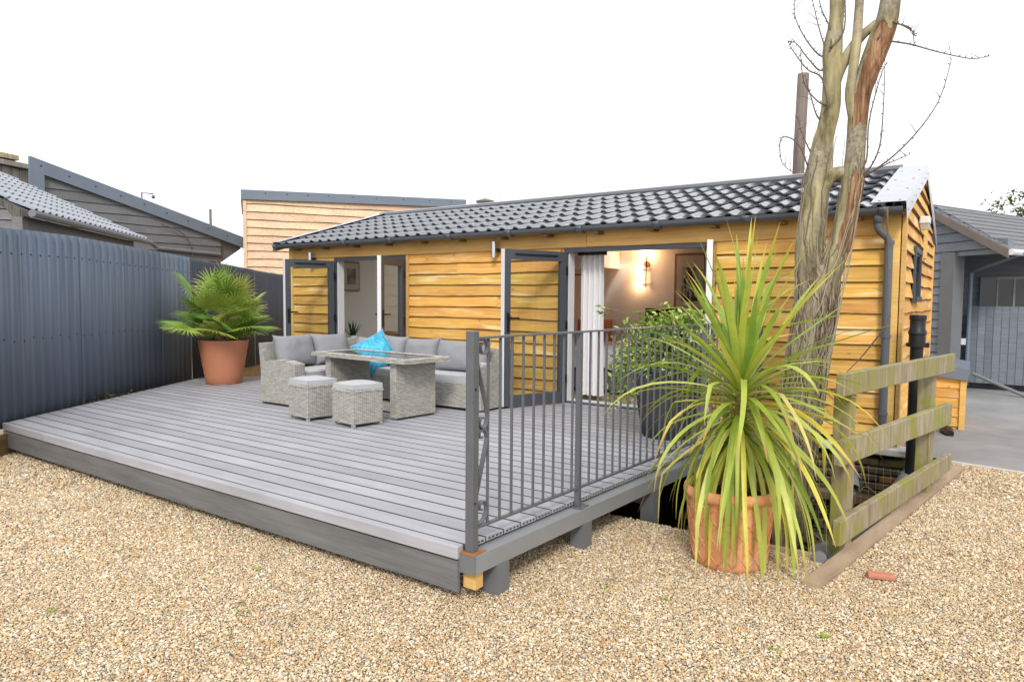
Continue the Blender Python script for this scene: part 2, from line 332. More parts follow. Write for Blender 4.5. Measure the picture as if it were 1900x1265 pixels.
    # bark
    t = NT('rough_bark'); v = t.coords((9,9,1.6)); n = t.noise(v, 1.6, 8, .7, .8); v2 = t.coords((1,1,1)); n2 = t.noise(v2, 2.6, 4)
    c = t.ramp(n, [(.33,(.045,.033,.022)),(.47,(.23,.18,.12)),(.66,(.5,.43,.32))]); c = t.mix(t.ramp(n2, [(.42,(0,0,0)),(.66,(.75,.75,.75))]), c, (.3,.29,.13))
    M['bark'] = t.pbr(c, .9, 0, .15, t.bump(n, 1.0, .04))
    t = NT('smooth_bark'); v = t.coords((5,5,1.2)); n = t.noise(v, 1.8, 7, .65); v2 = t.coords((1,1,1)); n2 = t.noise(v2, 3.2, 4)
    c = t.ramp(n, [(.33,(.08,.065,.033)),(.47,(.27,.235,.125)),(.62,(.44,.39,.23))]); c = t.mix(t.ramp(n2, [(.42,(0,0,0)),(.6,(.75,.75,.75))]), c, t.ramp(t.noise(v2, 30, 4, .7), [(.35,(.16,.13,.1)),(.65,(.4,.36,.29))]))
    M['bark2'] = t.pbr(c, .85, 0, .2, t.bump(n, .7, .02))
    t = NT('torn_heartwood'); v = t.coords((14,14,1.0)); n = t.noise(v, 2.2, 7, .7)
    M['heart'] = t.pbr(t.ramp(n, [(.34,(.07,.038,.022)),(.5,(.22,.12,.066)),(.66,(.42,.275,.165))]), .8, 0, .2, t.bump(n, .9, .02))
    # right stem: bark torn away to reddish heartwood where the 'torn' attribute says so
    t = NT('torn_bark_stem'); v = t.coords((5,5,1.2)); n = t.noise(v, 1.8, 7, .65); v2 = t.coords((1,1,1)); n2 = t.noise(v2, 3.2, 4)
    c = t.ramp(n, [(.33,(.08,.065,.033)),(.47,(.27,.235,.125)),(.62,(.44,.39,.23))]); c = t.mix(t.ramp(n2, [(.42,(0,0,0)),(.6,(.75,.75,.75))]), c, t.ramp(t.noise(v2, 30, 4, .7), [(.35,(.16,.13,.1)),(.65,(.4,.36,.29))]))
    nh = t.noise(t.coords((14,14,1.0)), 2.2, 7, .7); hc = t.ramp(nh, [(.34,(.07,.035,.02)),(.5,(.24,.125,.066)),(.66,(.43,.28,.165))])
    at = t.n('ShaderNodeAttribute'); at.attribute_name = 'torn'; fz = t.math('ADD', at.outputs['Fac'], t.math('MULTIPLY', t.math('SUBTRACT', t.noise(t.coords((9,9,2.5)), 2.0, 5, .7), .5), 1.1))
    f = t.ramp(fz, [(.47,(0,0,0)),(.53,(1,1,1))]); c = t.mix(f, c, hc)
    M['bark3'] = t.pbr(c, .85, 0, .2, t.bump(t.math('SUBTRACT', t.math('ADD', n, nh), f), .8, .02))
    M['twig'] = plain('twig_bark', (.13,.1,.075), .8, var=.3, nscale=20, bumpv=.3)
    M['vine'] = plain('dry_vine', (.33,.28,.21), .8, var=.35, nscale=14, bumpv=.3)
    M['vine2'] = plain('dark_vine', (.15,.11,.08), .85, var=.3, nscale=14, bumpv=.3)
    # leaves: object-random colour, brown tips from an attribute running along the leaf
    def leafmat(key, nm, stops, tip=None, trans=.3, rough=.42):
        t = NT(nm); c = t.ramp(t.rnd(), stops)
        at = t.n('ShaderNodeAttribute'); at.attribute_name = 'along'
        n = t.noise(t.coords((1,1,1), rand=True), 9, 5, .7); c = t.hsv(c, t.vrange(n, .515, .485), 1, t.vrange(n, .66, 1.3))
        if tip:
            f = t.ramp(t.math('ADD', at.outputs['Fac'], t.vrange(t.math('FRACT', t.math('MULTIPLY', t.rnd(), 13.7)), -.16, .1)), [(.8,(0,0,0)),(.97,(1,1,1))]); c = t.mix(f, c, tip)
        M[key] = t.pbr(c, rough, 0, .4, None, trans)
    leafmat('cord', 'cordyline_leaf', [(0,(.24,.34,.04)),(.3,(.38,.46,.07)),(.6,(.48,.55,.11)),(.84,(.6,.62,.17)),(.94,(.68,.57,.06)),(1,(.7,.62,.36))], (.42,.27,.09))
    leafmat('cordup', 'cordyline_young_leaf', [(0,(.2,.36,.06)),(.4,(.34,.47,.075)),(.75,(.47,.54,.09)),(1,(.57,.55,.08))], (.55,.38,.06))
    leafmat('palm', 'fan_palm_leaf', [(0,(.13,.25,.04)),(.35,(.24,.39,.06)),(.7,(.36,.48,.08)),(1,(.5,.5,.12))], (.45,.38,.15), .2)
    t = NT('shrub_leaf'); at = t.n('ShaderNodeAttribute'); at.attribute_name = 'along'
    c = t.ramp(at.outputs['Fac'], [(0,(.1,.18,.03)),(.35,(.22,.36,.05)),(.7,(.4,.53,.09)),(.92,(.56,.62,.24)),(1,(.22,.16,.07))]); M['shrub'] = t.pbr(c, .45, 0, .4, None, .3)
    t = NT('dark_ivy_leaf'); at = t.n('ShaderNodeAttribute'); at.attribute_name = 'along'
    c = t.ramp(at.outputs['Fac'], [(0,(.03,.045,.015)),(.5,(.09,.1,.03)),(.8,(.2,.19,.07)),(1,(.17,.1,.05))]); M['ivy'] = t.pbr(c, .6, 0, .3, None, .15)
    t = NT('conifer_foliage'); at = t.n('ShaderNodeAttribute'); at.attribute_name = 'along'
    c = t.ramp(at.outputs['Fac'], [(0,(.035,.06,.018)),(.5,(.09,.14,.03)),(1,(.2,.27,.06))]); M['conifer'] = t.pbr(c, .6, 0, .3, None, .2)
    M['agave'] = plain('artificial_leaf', (.02,.06,.025), .5, var=.3)
    M['palmfibre'] = plain('palm_fibre', (.16,.095,.045), .95, var=.5, nscale=30, bumpv=.8, bscale=90)
    M['palmpet'] = plain('palm_petiole', (.3,.33,.1), .5, var=.2)
    M['cordstem'] = plain('cordyline_stem', (.3,.2,.08), .85, var=.4, nscale=16, bumpv=.8, bscale=30)
    M['weed'] = plain('weed_leaf', (.25,.38,.04), .5, var=.3, trans=.25)
    t = NT('lamp_bulb'); e = t.n('ShaderNodeEmission'); e.inputs[0].default_value = (1,.72,.42,1); e.inputs[1].default_value = 9; t.t.links.new(e.outputs[0], t.out.inputs['Surface']); M['bulb'] = t.m
    t = NT('art_print'); v = t.coords((1,1,1)); n = t.noise(v, 6, 3); M['print'] = t.pbr(t.ramp(n, [(.3,(.12,.1,.1)),(.5,(.3,.25,.24)),(.62,(.6,.56,.55))]), .4)
    t = NT('art_print_figures'); v = t.coords((1,1,1)); n = t.noise(t.coords((9,9,2.2)), 2.2, 3); M['print2'] = t.pbr(t.ramp(n, [(.46,(.05,.045,.045)),(.52,(.45,.43,.42))]), .4)
    M['mount'] = plain('picture_mount', (.6,.56,.5), .8)
    M['frame'] = plain('picture_frame_wood', (.3,.17,.1), .5)
mk()
# ---------------------------------------------------------------- ground
def sheet(name, polys, mat, z):
    q = MB()
    for p in polys: q.add([(x,y,z) for x,y in p], [tuple(range(len(p)))])
    o = q.build(name, mat); return tag(o, kind='structure')
PIT = [(-3.6,4.42),(-.70,4.42),(-.18,7.34),(-3.6,7.34)]
sheet('ground', [[(-80,-40),(80,-40),(80,4.42),(-80,4.42)], [(-80,4.42),(-3.6,4.42),(-3.6,7.34),(-80,7.34)],
    [(-.70,4.42),(80,4.42),(80,7.34),(-.18,7.34)], [(-80,7.34),(80,7.34),(80,120),(-80,120)]], M['gravelbed'], -.012)
q = MB(); zf = -1.15
q.add([(x,y,zf) for x,y in PIT], [(0,1,2,3)])
for i in range(4):
    a, b = PIT[i], PIT[(i+1)%4]; q.add([(*a,-.012),(*b,-.012),(*b,zf),(*a,zf)], [(0,1,2,3)])
tag(q.build('pit_terrain', M['earth']), kind='structure')
ASPH = [(-.66,7.93),(.36,7.72),(9,5.9),(30,14),(30,60),(-.66,60)]
sheet('driveway', [ASPH], M['asphalt'], .002)
# pale concrete edging between gravel and driveway
e = MB()
def strip(q, a, b, wd, z0, z1):
    a, b = Vector(a), Vector(b); n = Vector((-(b-a).y, (b-a).x)).normalized()*wd
    q.prism([tuple(a), tuple(b), tuple(b+n), tuple(a+n)], z0, z1)
strip(e, (-.25,7.83), (.4,7.69), .05, -.1, .016); strip(e, (.405,7.69), (9,5.85), .05, -.1, .014)
tag(e.build('driveway_kerb', M['concrete']), kind='structure')

# ---------------------------------------------------------------- gravel stones (uncountable): instanced over the part of the yard in view
DECK = [(-7.9,2.65),(-2.13,2.65),(-1.86,7.2),(-9.42,7.2),(-9.42,6.7),(-9.96,5.86)]
def inside(P, poly):
    x, y = P[:,0], P[:,1]; r = np.zeros(len(P), bool); n = len(poly)
    for i in range(n):
        x1,y1 = poly[i]; x2,y2 = poly[(i+1)%n]
        if y1 == y2: continue
        c = ((y1 > y) != (y2 > y)) & (x < (x2-x1)*(y-y1)/(y2-y1)+x1); r ^= c
    return r
def gravel_points():
    out = []
    fx, fy = -math.sin(YAW), math.cos(YAW); rx, ry = math.cos(YAW), math.sin(YAW)
    for r0, r1, sp, sc in ((.9,4.6,.0100,.78),(4.6,6.6,.0124,.97),(6.6,11.5,.0172,1.3)):
        xs = np.arange(-11, 6.5, sp); ys = np.arange(-3.2, 9.2, sp*.92)
        X, Y = np.meshgrid(xs, ys); X = X.copy(); X[::2] += sp/2
        P = np.stack([X.ravel(), Y.ravel()], 1); P += np.random.uniform(-.42, .42, P.shape)*sp
        d = P[:,0]*fx+P[:,1]*fy; s = P[:,0]*rx+P[:,1]*ry; dist = np.hypot(P[:,0], P[:,1])
        k = (dist >= r0) & (dist < r1) & (d > .5) & (np.abs(s) < d*1.05+.9)
        P = P[k]
        inner = [(-8.4,3.0),(-2.75,3.15),(-2.6,4.2),(-2.2,4.3),(-1.9,7.2),(-9.5,7.2),(-9.9,5.5)]
        k = ~inside(P, inner) & ~inside(P, PIT) & ~inside(P, ASPH) & ~inside(P, [(-12,8),(-9.3,6.4),(-.2,7.7),(-.2,12),(-12,12)])
        k &= ~(P[:,0] < -7.0-(P[:,1]-1.34)/1.393-.6)
        P = P[k]
        # drop stones on the timber ground plank
        t = (P[:,1]-3.95)/(7.64-3.95); xc = -.72+t*.59; k = ~((t > .02) & (t < .99) & (np.abs(P[:,0]-xc) < .055)); P = P[k]
        h = np.array([mnoise.noise((x*1.7, y*1.7, 0))+.5*mnoise.noise((x*5, y*5, 3))+1.2*mnoise.noise((x*.8, y*.8, 9)) for x, y in P[::1]])*.006
        z = h+np.random.uniform(-.004, .004, len(P))*sc
        out.append(np.column_stack([P, z, np.full(len(P), sc)*np.random.choice([.6,.8,1,1.2,1.5,1.9], len(P), p=[.16,.25,.29,.18,.09,.03])]))
    return np.concatenate(out)
GP = gravel_points(); 
gm = bpy.data.meshes.new('gravel'); gm.vertices.add(len(GP)); gm.vertices.foreach_set('co', GP[:,:3].ravel().astype(np.float32))
at = gm.attributes.new('size', 'FLOAT', 'POINT'); at.data.foreach_set('value', GP[:,3].astype(np.float32))
go = bpy.data.objects.new('gravel', gm); C.objects.link(go); tag(go, 'pale tan and white pea gravel covering the yard', 'gravel', kind='stuff')
def gravel_nodes():
    g = bpy.data.node_groups.new('gravel_scatter', 'GeometryNodeTree')
    g.interface.new_socket('Geometry', in_out='INPUT', socket_type='NodeSocketGeometry'); g.interface.new_socket('Geometry', in_out='OUTPUT', socket_type='NodeSocketGeometry')
    N = g.nodes.new; L = g.links.new
    gi = N('NodeGroupInput'); gout = N('NodeGroupOutput')
    g2i = N('GeometryNodeGeometryToInstance')
    for k in range(6):
        ico = N('GeometryNodeMeshIcoSphere'); ico.inputs['Radius'].default_value = .0072; ico.inputs['Subdivisions'].default_value = 2
        tn = N('ShaderNodeTexNoise'); tn.noise_dimensions = '4D'; tn.inputs['W'].default_value = k*3.7; tn.inputs['Scale'].default_value = 95; tn.inputs['Detail'].default_value = 1
        sb = N('ShaderNodeVectorMath'); sb.operation = 'SUBTRACT'; sb.inputs[1].default_value = (.5,.5,.5); L(tn.outputs['Color'], sb.inputs[0])
        ml = N('ShaderNodeVectorMath'); ml.operation = 'SCALE'; ml.inputs['Scale'].default_value = .0105; L(sb.outputs[0], ml.inputs[0])
        sp = N('GeometryNodeSetPosition'); L(ico.outputs[0], sp.inputs['Geometry']); L(ml.outputs[0], sp.inputs['Offset'])
        tf = N('GeometryNodeTransform'); tf.inputs['Scale'].default_value = (1.0+.12*(k%3), .82-.05*(k%2), .5+.07*(k%4)); L(sp.outputs[0], tf.inputs['Geometry'])
        sm = N('GeometryNodeSetShadeSmooth'); L(tf.outputs[0], sm.inputs['Geometry'])
        st = N('GeometryNodeSetMaterial'); st.inputs['Material'].default_value = M['pebble']; L(sm.outputs[0], st.inputs['Geometry'])
        L(st.outputs[0], g2i.inputs[0])
    iop = N('GeometryNodeInstanceOnPoints'); iop.inputs['Pick Instance'].default_value = True
    m2p = N('GeometryNodeMeshToPoints'); L(gi.outputs[0], m2p.inputs['Mesh']); L(m2p.outputs[0], iop.inputs['Points'])
    L(g2i.outputs[0], iop.inputs['Instance'])
    ri = N('FunctionNodeRandomValue'); ri.data_type = 'INT'; ri.inputs['Min'].default_value = 0 if False else 0
    ints = [i for i in ri.inputs if i.type == 'INT']; ints[0].default_value = 0; ints[1].default_value = 5
    L([o for o in ri.outputs if o.type == 'INT'][0], iop.inputs['Instance Index'])
    rv = N('FunctionNodeRandomValue'); rv.data_type = 'FLOAT_VECTOR'
    vs = [i for i in rv.inputs if i.type == 'VECTOR']; vs[0].default_value = (-.5,-.5,0); vs[1].default_value = (.5,.5,6.283)
    e2r = N('FunctionNodeEulerToRotation'); L([o for o in rv.outputs if o.type == 'VECTOR'][0], e2r.inputs[0]); L(e2r.outputs[0], iop.inputs['Rotation'])
    na = N('GeometryNodeInputNamedAttribute'); na.data_type = 'FLOAT'; na.inputs['Name'].default_value = 'size'
    L([o for o in na.outputs if o.enabled][0], iop.inputs['Scale']); L(iop.outputs[0], gout.inputs[0]); return g
md = go.modifiers.new('scatter', 'NODES'); md.node_group = gravel_nodes()

# ---------------------------------------------------------------- lapped boards
def plank(name, p0, u, bot, top, z0, z1, n, mat, parent, wav=.006, tb=.028, tt=.005, step=.11, edge=.006, emat=None):
    """one lapped board: bottom edge from bot[0] to bot[1] along u, top edge from top[0] to top[1]"""
    p0, u, n = Vector((*p0,0)), Vector((*u,0)), Vector((*n,0)); k = max(2, int((bot[1]-bot[0])/step)); ph = [random.uniform(0,6.3) for _ in range(3)]
    V = []
    for i in range(k+1):
        t = i/k; a = bot[0]+(bot[1]-bot[0])*t; b = top[0]+(top[1]-top[0])*t
        j = wav*(math.sin(a*2.1+ph[0])+.6*math.sin(a*5.3+ph[1])+.35*math.sin(a*13+ph[2]))
        q = p0+u*a; r = p0+u*b
        e = edge*(1+.45*math.sin(a*3.7+ph[2])+.3*math.sin(a*9.1+ph[0]))
        V += [(q.x+n.x*tb, q.y+n.y*tb, z0+j+e), (r.x+n.x*tt, r.y+n.y*tt, z1), (r.x-n.x*.012, r.y-n.y*.012, z1), (q.x+n.x*.002, q.y+n.y*.002, z0+j), (q.x+n.x*(tb-.006), q.y+n.y*(tb-.006), z0+j)]
    F = []
    for i in range(k):
        a, b = i*5, i*5+5
        F += [(a,b,b+1,a+1), (a+1,b+1,b+2,a+2), (a+2,b+2,b+3,a+3), (a+3,b+3,b+4,a+4), (a+4,b+4,b,a)]
    F += [(0,1,2,3,4), (k*5+4,k*5+3,k*5+2,k*5+1,k*5)]
    o = obj(name, V, F, mat, parent)
    if emat is not None:
        o.data.materials.append(emat)
        for i in range(k): o.data.polygons[i*5+3].material_index = 1; o.data.polygons[i*5+4].material_index = 1  # lower lip painted dark as the shadow under the lap
    return o
def screws(name, pts, n, r, mat, parent):
    q = MB(); n = Vector(n).normalized(); a = n.orthogonal().normalized(); b = n.cross(a)
    for p in pts:
        p = Vector(p); q.add([p+n*.004]+[p+a*r*math.cos(k*1.047)+b*r*math.sin(k*1.047) for k in range(6)], [(0,k+1,(k+1)%6+1) for k in range(6)])
    o = q.build(name, mat, parent); o['kind'] = 'stuff'; return o

# ---------------------------------------------------------------- corrugated fence
def corrugated(label, pts, ztops, pitch, amp, mat, width, box=False, zbot=-.05, screw=True):
    t = thing('corrugated_fence', label, 'fence', (*pts[0], 0))
    for s in range(len(pts)-1):
        a, b = Vector((*pts[s],0)), Vector((*pts[s+1],0)); L = (b-a).length; u = (b-a)/L; n = Vector((u.y,-u.x,0))
        if n.dot(-a) < 0: n = -n
        ns = max(1, round(L/width))
        for i in range(ns):
            x0, x1 = L*i/ns, L*(i+1)/ns; V = []; sc = []; m = max(6, int((x1-x0)/pitch*(8 if not box else 8)))
            dz = random.uniform(-.006,.006); off = .004*(i%2)
            for j in range(m+1):
                x = x0+(x1-x0)*j/m; ph = (x/pitch)%1
                d = amp*math.sin(2*math.pi*ph) if not box else amp*(max(-1,min(1,2.6*math.sin(2*math.pi*ph))))
                p = a+u*x+n*(d+off); zt = ztops[s]+(ztops[s+1]-ztops[s])*x/L+dz
                V += [(p.x,p.y,zbot),(p.x,p.y,zt)]
            o = obj('fence_sheet', V, [(2*j,2*j+2,2*j+3,2*j+1) for j in range(m)], mat, t, smooth=True)
            sm = o.modifiers.new('thick', 'SOLIDIFY'); sm.thickness = .004
            if screw:
                pp = []; k = math.ceil(x0/pitch-.25); 
                while (k+.25)*pitch < x1:
                    x = (k+.25)*pitch; p = a+u*x+n*(amp+off+.003); zt = ztops[s]+(ztops[s+1]-ztops[s])*x/L
                    pp += [(p.x,p.y,zt-.25),(p.x,p.y,1.1+random.uniform(-.02,.02)),(p.x,p.y,.32)]; k += 2 if not box else 1
                screws('fence_screws', pp, n, .012, M['screw'], o)
    return t
f1 = corrugated('blue-grey corrugated steel fence beside the deck and potted fan palm', [(-7.0,1.34),(-8.7,3.71),(-10.36,6.02)], [2.2,2.24,2.18], .146, .0085, M['fence'], .95, box=True, zbot=.235)
def boards_along(par, a, b, n, off, z0, z1, name, mat):
    a, b = Vector(a), Vector(b); u = (b-a)/n; w_ = Vector((-u.y,u.x)).normalized()
    for i in range(n):
        q = MB(); strip(q, a+u*(i+.004)+w_*off, a+u*(i+.996)+w_*off, .05, z0, z1); q.build(name, mat, par)
boards_along(f1, (-7.0,1.34), (-10.36,6.02), 4, -.09, -.05, .2, 'gravel_board', M['sleeper'])
f2 = corrugated('darker corrugated steel fence running back to the cabin doors', [(-10.36,6.03),(-12.43,9.37),(-12.9,10.15)], [2.165,2.03,2.0], .076, .011, M['fence2'], .8, screw=False, zbot=.24)
boards_along(f2, (-10.36,6.03), (-12.43,9.37), 3, .02, -.05, .238, 'sleeper', M['sleeper'])

# ---------------------------------------------------------------- grey lean-to building far left
g = thing('grey_clad_building', 'dark grey weatherboard building with wide blue-grey sloping fascia behind the fence', 'building', (-17,6.4,0))
def roofz(y): return 4.36+(y-6.36)*(3.06-4.36)/(11.38-6.36)
zz = 1.9; 
while zz < 4.3:
    z1 = zz+.2; ye = min(10.75, 6.36+(zz-4.36)*(11.38-6.36)/(3.06-4.36)); yt = min(10.75, 6.36+(z1-4.36)*(11.38-6.36)/(3.06-4.36))
    if ye > 6.7: plank('board', (-17,6.4), (0,1), (.0,ye-6.4), (.0,max(.1,yt-6.4)), zz, z1+.015, (1,0), M['greyclad'], g, wav=.004, step=.3, emat=M['edge'])
    zz += .2
q = MB(); q.prism([(-17.015,6.45),(-17.015,10.72),(-22,10.72),(-22,8.6)], 0, 2.9); q.build('wall', M['greyclad'], g)
MB().hexa([(-22,10.73,2.45),(-17.06,10.73,2.45),(-17.06,11.4,2.9),(-22,11.4,2.9),(-22,10.73,3.3),(-17.06,10.73,3.3),(-17.06,11.4,3.12),(-22,11.4,3.12)]).build('eaves_box', M['beamdark'], g)
q = MB(); q.hexa([(-17.0,6.3,4.24),(-16.9,6.3,4.24),(-16.9,11.42,2.915),(-17.0,11.42,2.915),(-17.0,6.3,4.535),(-16.9,6.3,4.535),(-16.9,11.42,3.205),(-17.0,11.42,3.205)]); q.build('fascia', M['anth2'], g)
boxo('corner_post', -17.0,-16.897, 6.29,6.56, 0,4.24, M['anth2'], g)
q = MB(); q.hexa([(-22,8.5,3.86),(-17.0,6.32,4.43),(-17.0,11.42,3.1),(-22,11.42,3.1),(-22,8.5,3.95),(-17.0,6.32,4.52),(-17.0,11.42,3.19),(-22,11.42,3.19)]); q.build('roof', M['anth2'], g)
screws('screw_heads', [(-16.895, 6.5+.55*i, roofz(6.5+.55*i)+.03) for i in range(9)]+[(-16.892,6.42,3.75),(-16.892,6.37,3.3)], (1,0,0), .02, M['screw'], g)
MB().tube([(-16.93,9.0,2.76),(-16.93,10.7,2.7)], .05, 8).build('gutter_pipe', M['greyclad'], g)
MB().tube(smooth_pts([(-16.9,9.1,3.35),(-16.9,9.6,3.2),(-16.9,9.85,2.9),(-16.9,9.95,2.4)]), .012, 5).build('cable', M['wire'], g)
# pole with camera standing on that roof, thin post further back
t = thing('camera_pole', 'bent pole with small round camera above the grey building', 'pole', (-17.6,9.0,3.6))
MB().tube([(-17.6,9.0,3.5),(-17.6,9.0,4.17),(-17.58,9.28,4.17)], .018, 6).build('bracket_arm', M['beamdark'], t)
MB().lathe([(.02,4.14),(.045,4.11),(.045,4.08),(.02,4.05)], -17.58, 9.28, 10).build('camera_head', M['beamdark'], t)
o = MB().tube([(-18.0,11.1,2.5),(-18.0,11.1,4.02)], .035, 8).build('post', M['oldboard'], base=(-18,11.1,2.5)); tag(o, 'thin wooden post rising behind the grey building', 'post')

# ---------------------------------------------------------------- hut with glossy tile roof in front of it
HD = Vector((-.717,.697)); HN = Vector((-.697,-.717)); HC = Vector((-10.82,3.9))
h = thing('grey_hut', 'low grey boarded hut with shiny tiled roof just behind the fence', 'hut', (HC.x,HC.y,0))
def hp(a, b): v = HC+HD*a+HN*b; return (v.x, v.y)
zz = 1.7
while zz < 2.62:
    plank('board', hp(.06,0), tuple(HD), (0,4.3), (0,4.3), zz, zz+.2, tuple(-HN), M['greyclad'], h, wav=.003, step=.4, emat=M['edge']); zz += .185
zz = 1.7
while zz < 3.2:
    plank('board', hp(0,.05), tuple(HN), (max(0,(zz-2.66)/.47),4), (max(0,(zz+.15-2.66)/.47),4), zz, zz+.16, tuple(-HD), M['greyclad'], h, wav=.003, step=.4, emat=M['edge']); zz += .145
MB().prism([hp(-.03,-.03),hp(.13,-.03),hp(.13,.1),hp(-.03,.1)], 0, 2.62).build('corner_post', M['greyclad'], h)
MB().prism([hp(.03,.03),hp(4.3,.03),hp(4.3,4),hp(.03,4)], 0, 2.6).build('wall', M['greyclad'], h)
def tile_mesh(name, wx, ly, mat, roll=.034, lip=.026):
    prof = [(0,0),(.30,0),(.38,.35),(.46,.9),(.56,1),(.66,.9),(.76,.3),(.84,0),(1.02,0)]
    V = []; n = len(prof)
    for yy, dz in ((0,lip),(ly*1.04,.0)):
        V += [((x-.5)*wx, yy, z*roll+dz) for x, z in prof]
    V += [((x-.5)*wx, .004, z*roll+dz-.012) for (x, z), dz in zip(prof, [lip-.008]*n)]
    F = [(i,i+1,n+i+1,n+i) for i in range(n-1)]+[(2*n+i,2*n+i+1,i+1,i) for i in range(n-1)]
    m = new_mesh(name, V, F); m.materials.append(mat); m.polygons.foreach_set('use_smooth', [True]*len(m.polygons)); m.set_sharp_from_angle(angle=rad(50)); return m
k = .47; ang = math.atan(k)
E0 = HC+HD*(-.12)+HN*(-.14); rz = math.atan2(HN.y, HN.x)-math.pi/2
rf = MB().hexa([(*(E0+HN*0),2.675),(*(E0+HD*4.85),2.675),(*(E0+HD*4.85+HN*4.0),2.675+4*k),(*(E0+HN*4.0),2.675+4*k)]+[(*(E0+HN*0),2.7),(*(E0+HD*4.85),2.7),(*(E0+HD*4.85+HN*4.0),2.7+4*k),(*(E0+HN*4.0),2.7+4*k)]).build('roof', M['anth'], h)
tm = tile_mesh('tile', .2, .36, M['hutroof']); R = Matrix.Rotation(rz, 3, 'Z') @ Matrix.Rotation(ang, 3, 'X')
for i in range(24):
    for j in range(8):
        v = E0+HD*(4.75-.2*i)+HN*(j*.36*math.cos(ang)-.02); inst('tile', tm, (v.x, v.y, 2.705+k*(j*.36*math.cos(ang)-.02)), rf, R.to_euler())
gp = [(*(E0+HD*d-HN*.05),2.66) for d in (0,1.2,2.4,3.6,4.9)]; MB().tube(gp, .05, 8).build('gutter', M['greyclad'], h)
MB().tube([(*(E0+HD*4.9-HN*.05),2.66),(*(E0+HD*5.3-HN*.05),2.6)], .04, 8).build('gutter_end', M['greyclad'], h)

# ---------------------------------------------------------------- old boarded barn behind them
b = thing('old_barn', 'weathered barn of grey vertical boards at the far left edge', 'barn', (-18.5,5,0))
for i in range(19):
    y = 3.6+.17*i; z1 = 4.62-.1*(y-5); boxo('board', -18.5-.012*(i%2),-18.46, y, y+.16, 2.4, z1, M['oldboard'], b)
q = MB(); q.hexa([(-22,3.3,4.86),(-18.3,3.3,4.7),(-18.3,7.25,4.45),(-22,7.25,4.6),(-22,3.3,5.02),(-18.3,3.3,4.84),(-18.3,7.25,4.55),(-22,7.25,4.75)]); q.build('roof', M['oldboard'], b)
q = MB(); q.hexa([(-19.4,3.3,5.0),(-18.42,3.3,4.85),(-18.42,6.65,4.66),(-19.4,6.65,4.7),(-19.4,3.3,5.13),(-18.45,3.3,5.0),(-18.45,6.65,4.77),(-19.4,6.65,4.9)]); q.build('roof_batten', M['mossy'], b)
boxo('wall', -22,-18.52, 3.5,7.2, 0,4.35, M['oldboard'], b)

# ---------------------------------------------------------------- pale timber building behind the cabin
T0 = Vector((-14.9,10.06)); TD = Vector((.562,.827)).normalized(); TN = Vector((TD.y,-TD.x)); TL = 5.62
t = thing('timber_clad_building', 'tall building in pale horizontal timber boards with flat grey fascia', 'building', (T0.x,T0.y,0))
zz = 1.55; r = 0
while zz < 3.9:
    cut = random.choice([1.9,2.4,3.1,3.6])
    for a, bb in ((0.05,cut),(cut+.004,TL)): plank('board', tuple(T0), tuple(TD), (a,bb), (a,bb), zz, zz+.215, tuple(TN), M['paleclad'], t, wav=.006, tb=.04, step=.2, emat=M['waney'])
    zz += .19
v = T0-TN*.02; w_ = T0+TD*TL-TN*.02; q = MB(); q.prism([tuple(v),tuple(w_),tuple(w_-TN*3),tuple(v-TN*3)], 0, 3.9); q.build('wall', M['paleclad'], t)
q = MB(); q.prism([tuple(T0-TD*.02),tuple(T0+TD*.06),tuple(T0+TD*.06+TN*.05),tuple(T0-TD*.02+TN*.05)], 0, 3.91); q.build('corner_board', M['paleclad'], t)
q = MB(); a = T0-TD*.06+TN*.09; c2 = T0+TD*5.62+TN*.09; q.hexa([(*a,3.92),(*c2,4.03),(*(c2-TN*3.3),4.03),(*(a-TN*3.3),3.92),(*a,4.15),(*c2,4.24),(*(c2-TN*3.3),4.24),(*(a-TN*3.3),4.15)]); q.build('fascia', M['anth2'], t)
screws('screw_heads', [(*(T0+TD*d+TN*.092),4.08+.016*d) for d in (.5,1.0,1.5,2.0,2.6,3.2,3.9,4.6,5.2)], (*TN,0), .018, M['screw'], t)
q = MB(); p = T0+TD*2.62+TN*.04; q.prism([tuple(p),tuple(p+TD*.14),tuple(p+TD*.14+TN*.05),tuple(p+TN*.05)], 2.9, 3.55); q.build('vent_pipe', M['whitepvc'], t)

# ---------------------------------------------------------------- grey building with car port on the right
G0 = Vector((-.3,14.0)); GD = Vector((.77,-.64)).normalized(); GN = Vector((-GD.y*-1, 0)); GN = Vector((-.64,-.77)).normalized()
rb = thing('car_port_building', 'blue-grey weatherboard building with open car port beyond the cabin', 'building', (G0.x,G0.y,0))
def gp2(a, b=0): v = G0+GD*a+GN*b; return (v.x, v.y)
zz = 0.1
while zz < 2.36:
    plank('board', gp2(-2.6), tuple(GD), (0,2.17), (0,2.17), zz, zz+.165, tuple(GN), M['blueclad'], rb, wav=.004, step=.25, emat=M['edge']); zz += .145
zz = 2.44
while zz < 3.3:
    e0 = (3.38-zz)*1.79*.98-.84; e1 = (3.38-zz-.17)*1.79*.98-.84
    plank('board', gp2(-2.6), tuple(GD), (0,2.6+min(e0,.72)), (0,2.6+min(e1,.72)), zz, zz+.185, tuple(GN), M['blueclad'], rb, wav=.004, step=.25, emat=M['edge']); zz += .16
def gbox(name, a0,a1,b0,b1,z0,z1,mat, par=rb):
    return MB().prism([gp2(a0,b0),gp2(a1,b0),gp2(a1,b1),gp2(a0,b1)], z0, z1).build(name, mat, par)
gbox('corner_post', -.43,-.17, -.18,.05, 0,2.43, M['beamdark'])
gbox('beam', -2.6,.73,-.12,-.005, 2.36,2.6, M['blueclad'])
gbox('wall', -2.6,-.43,-.3,-.02, 0,2.4, M['blueclad'])
AP = Vector((*gp2(-.85,.12),3.36)); BT = Vector((*gp2(.86,.12),2.42)); RD = Vector((.42,.9,0)).normalized()
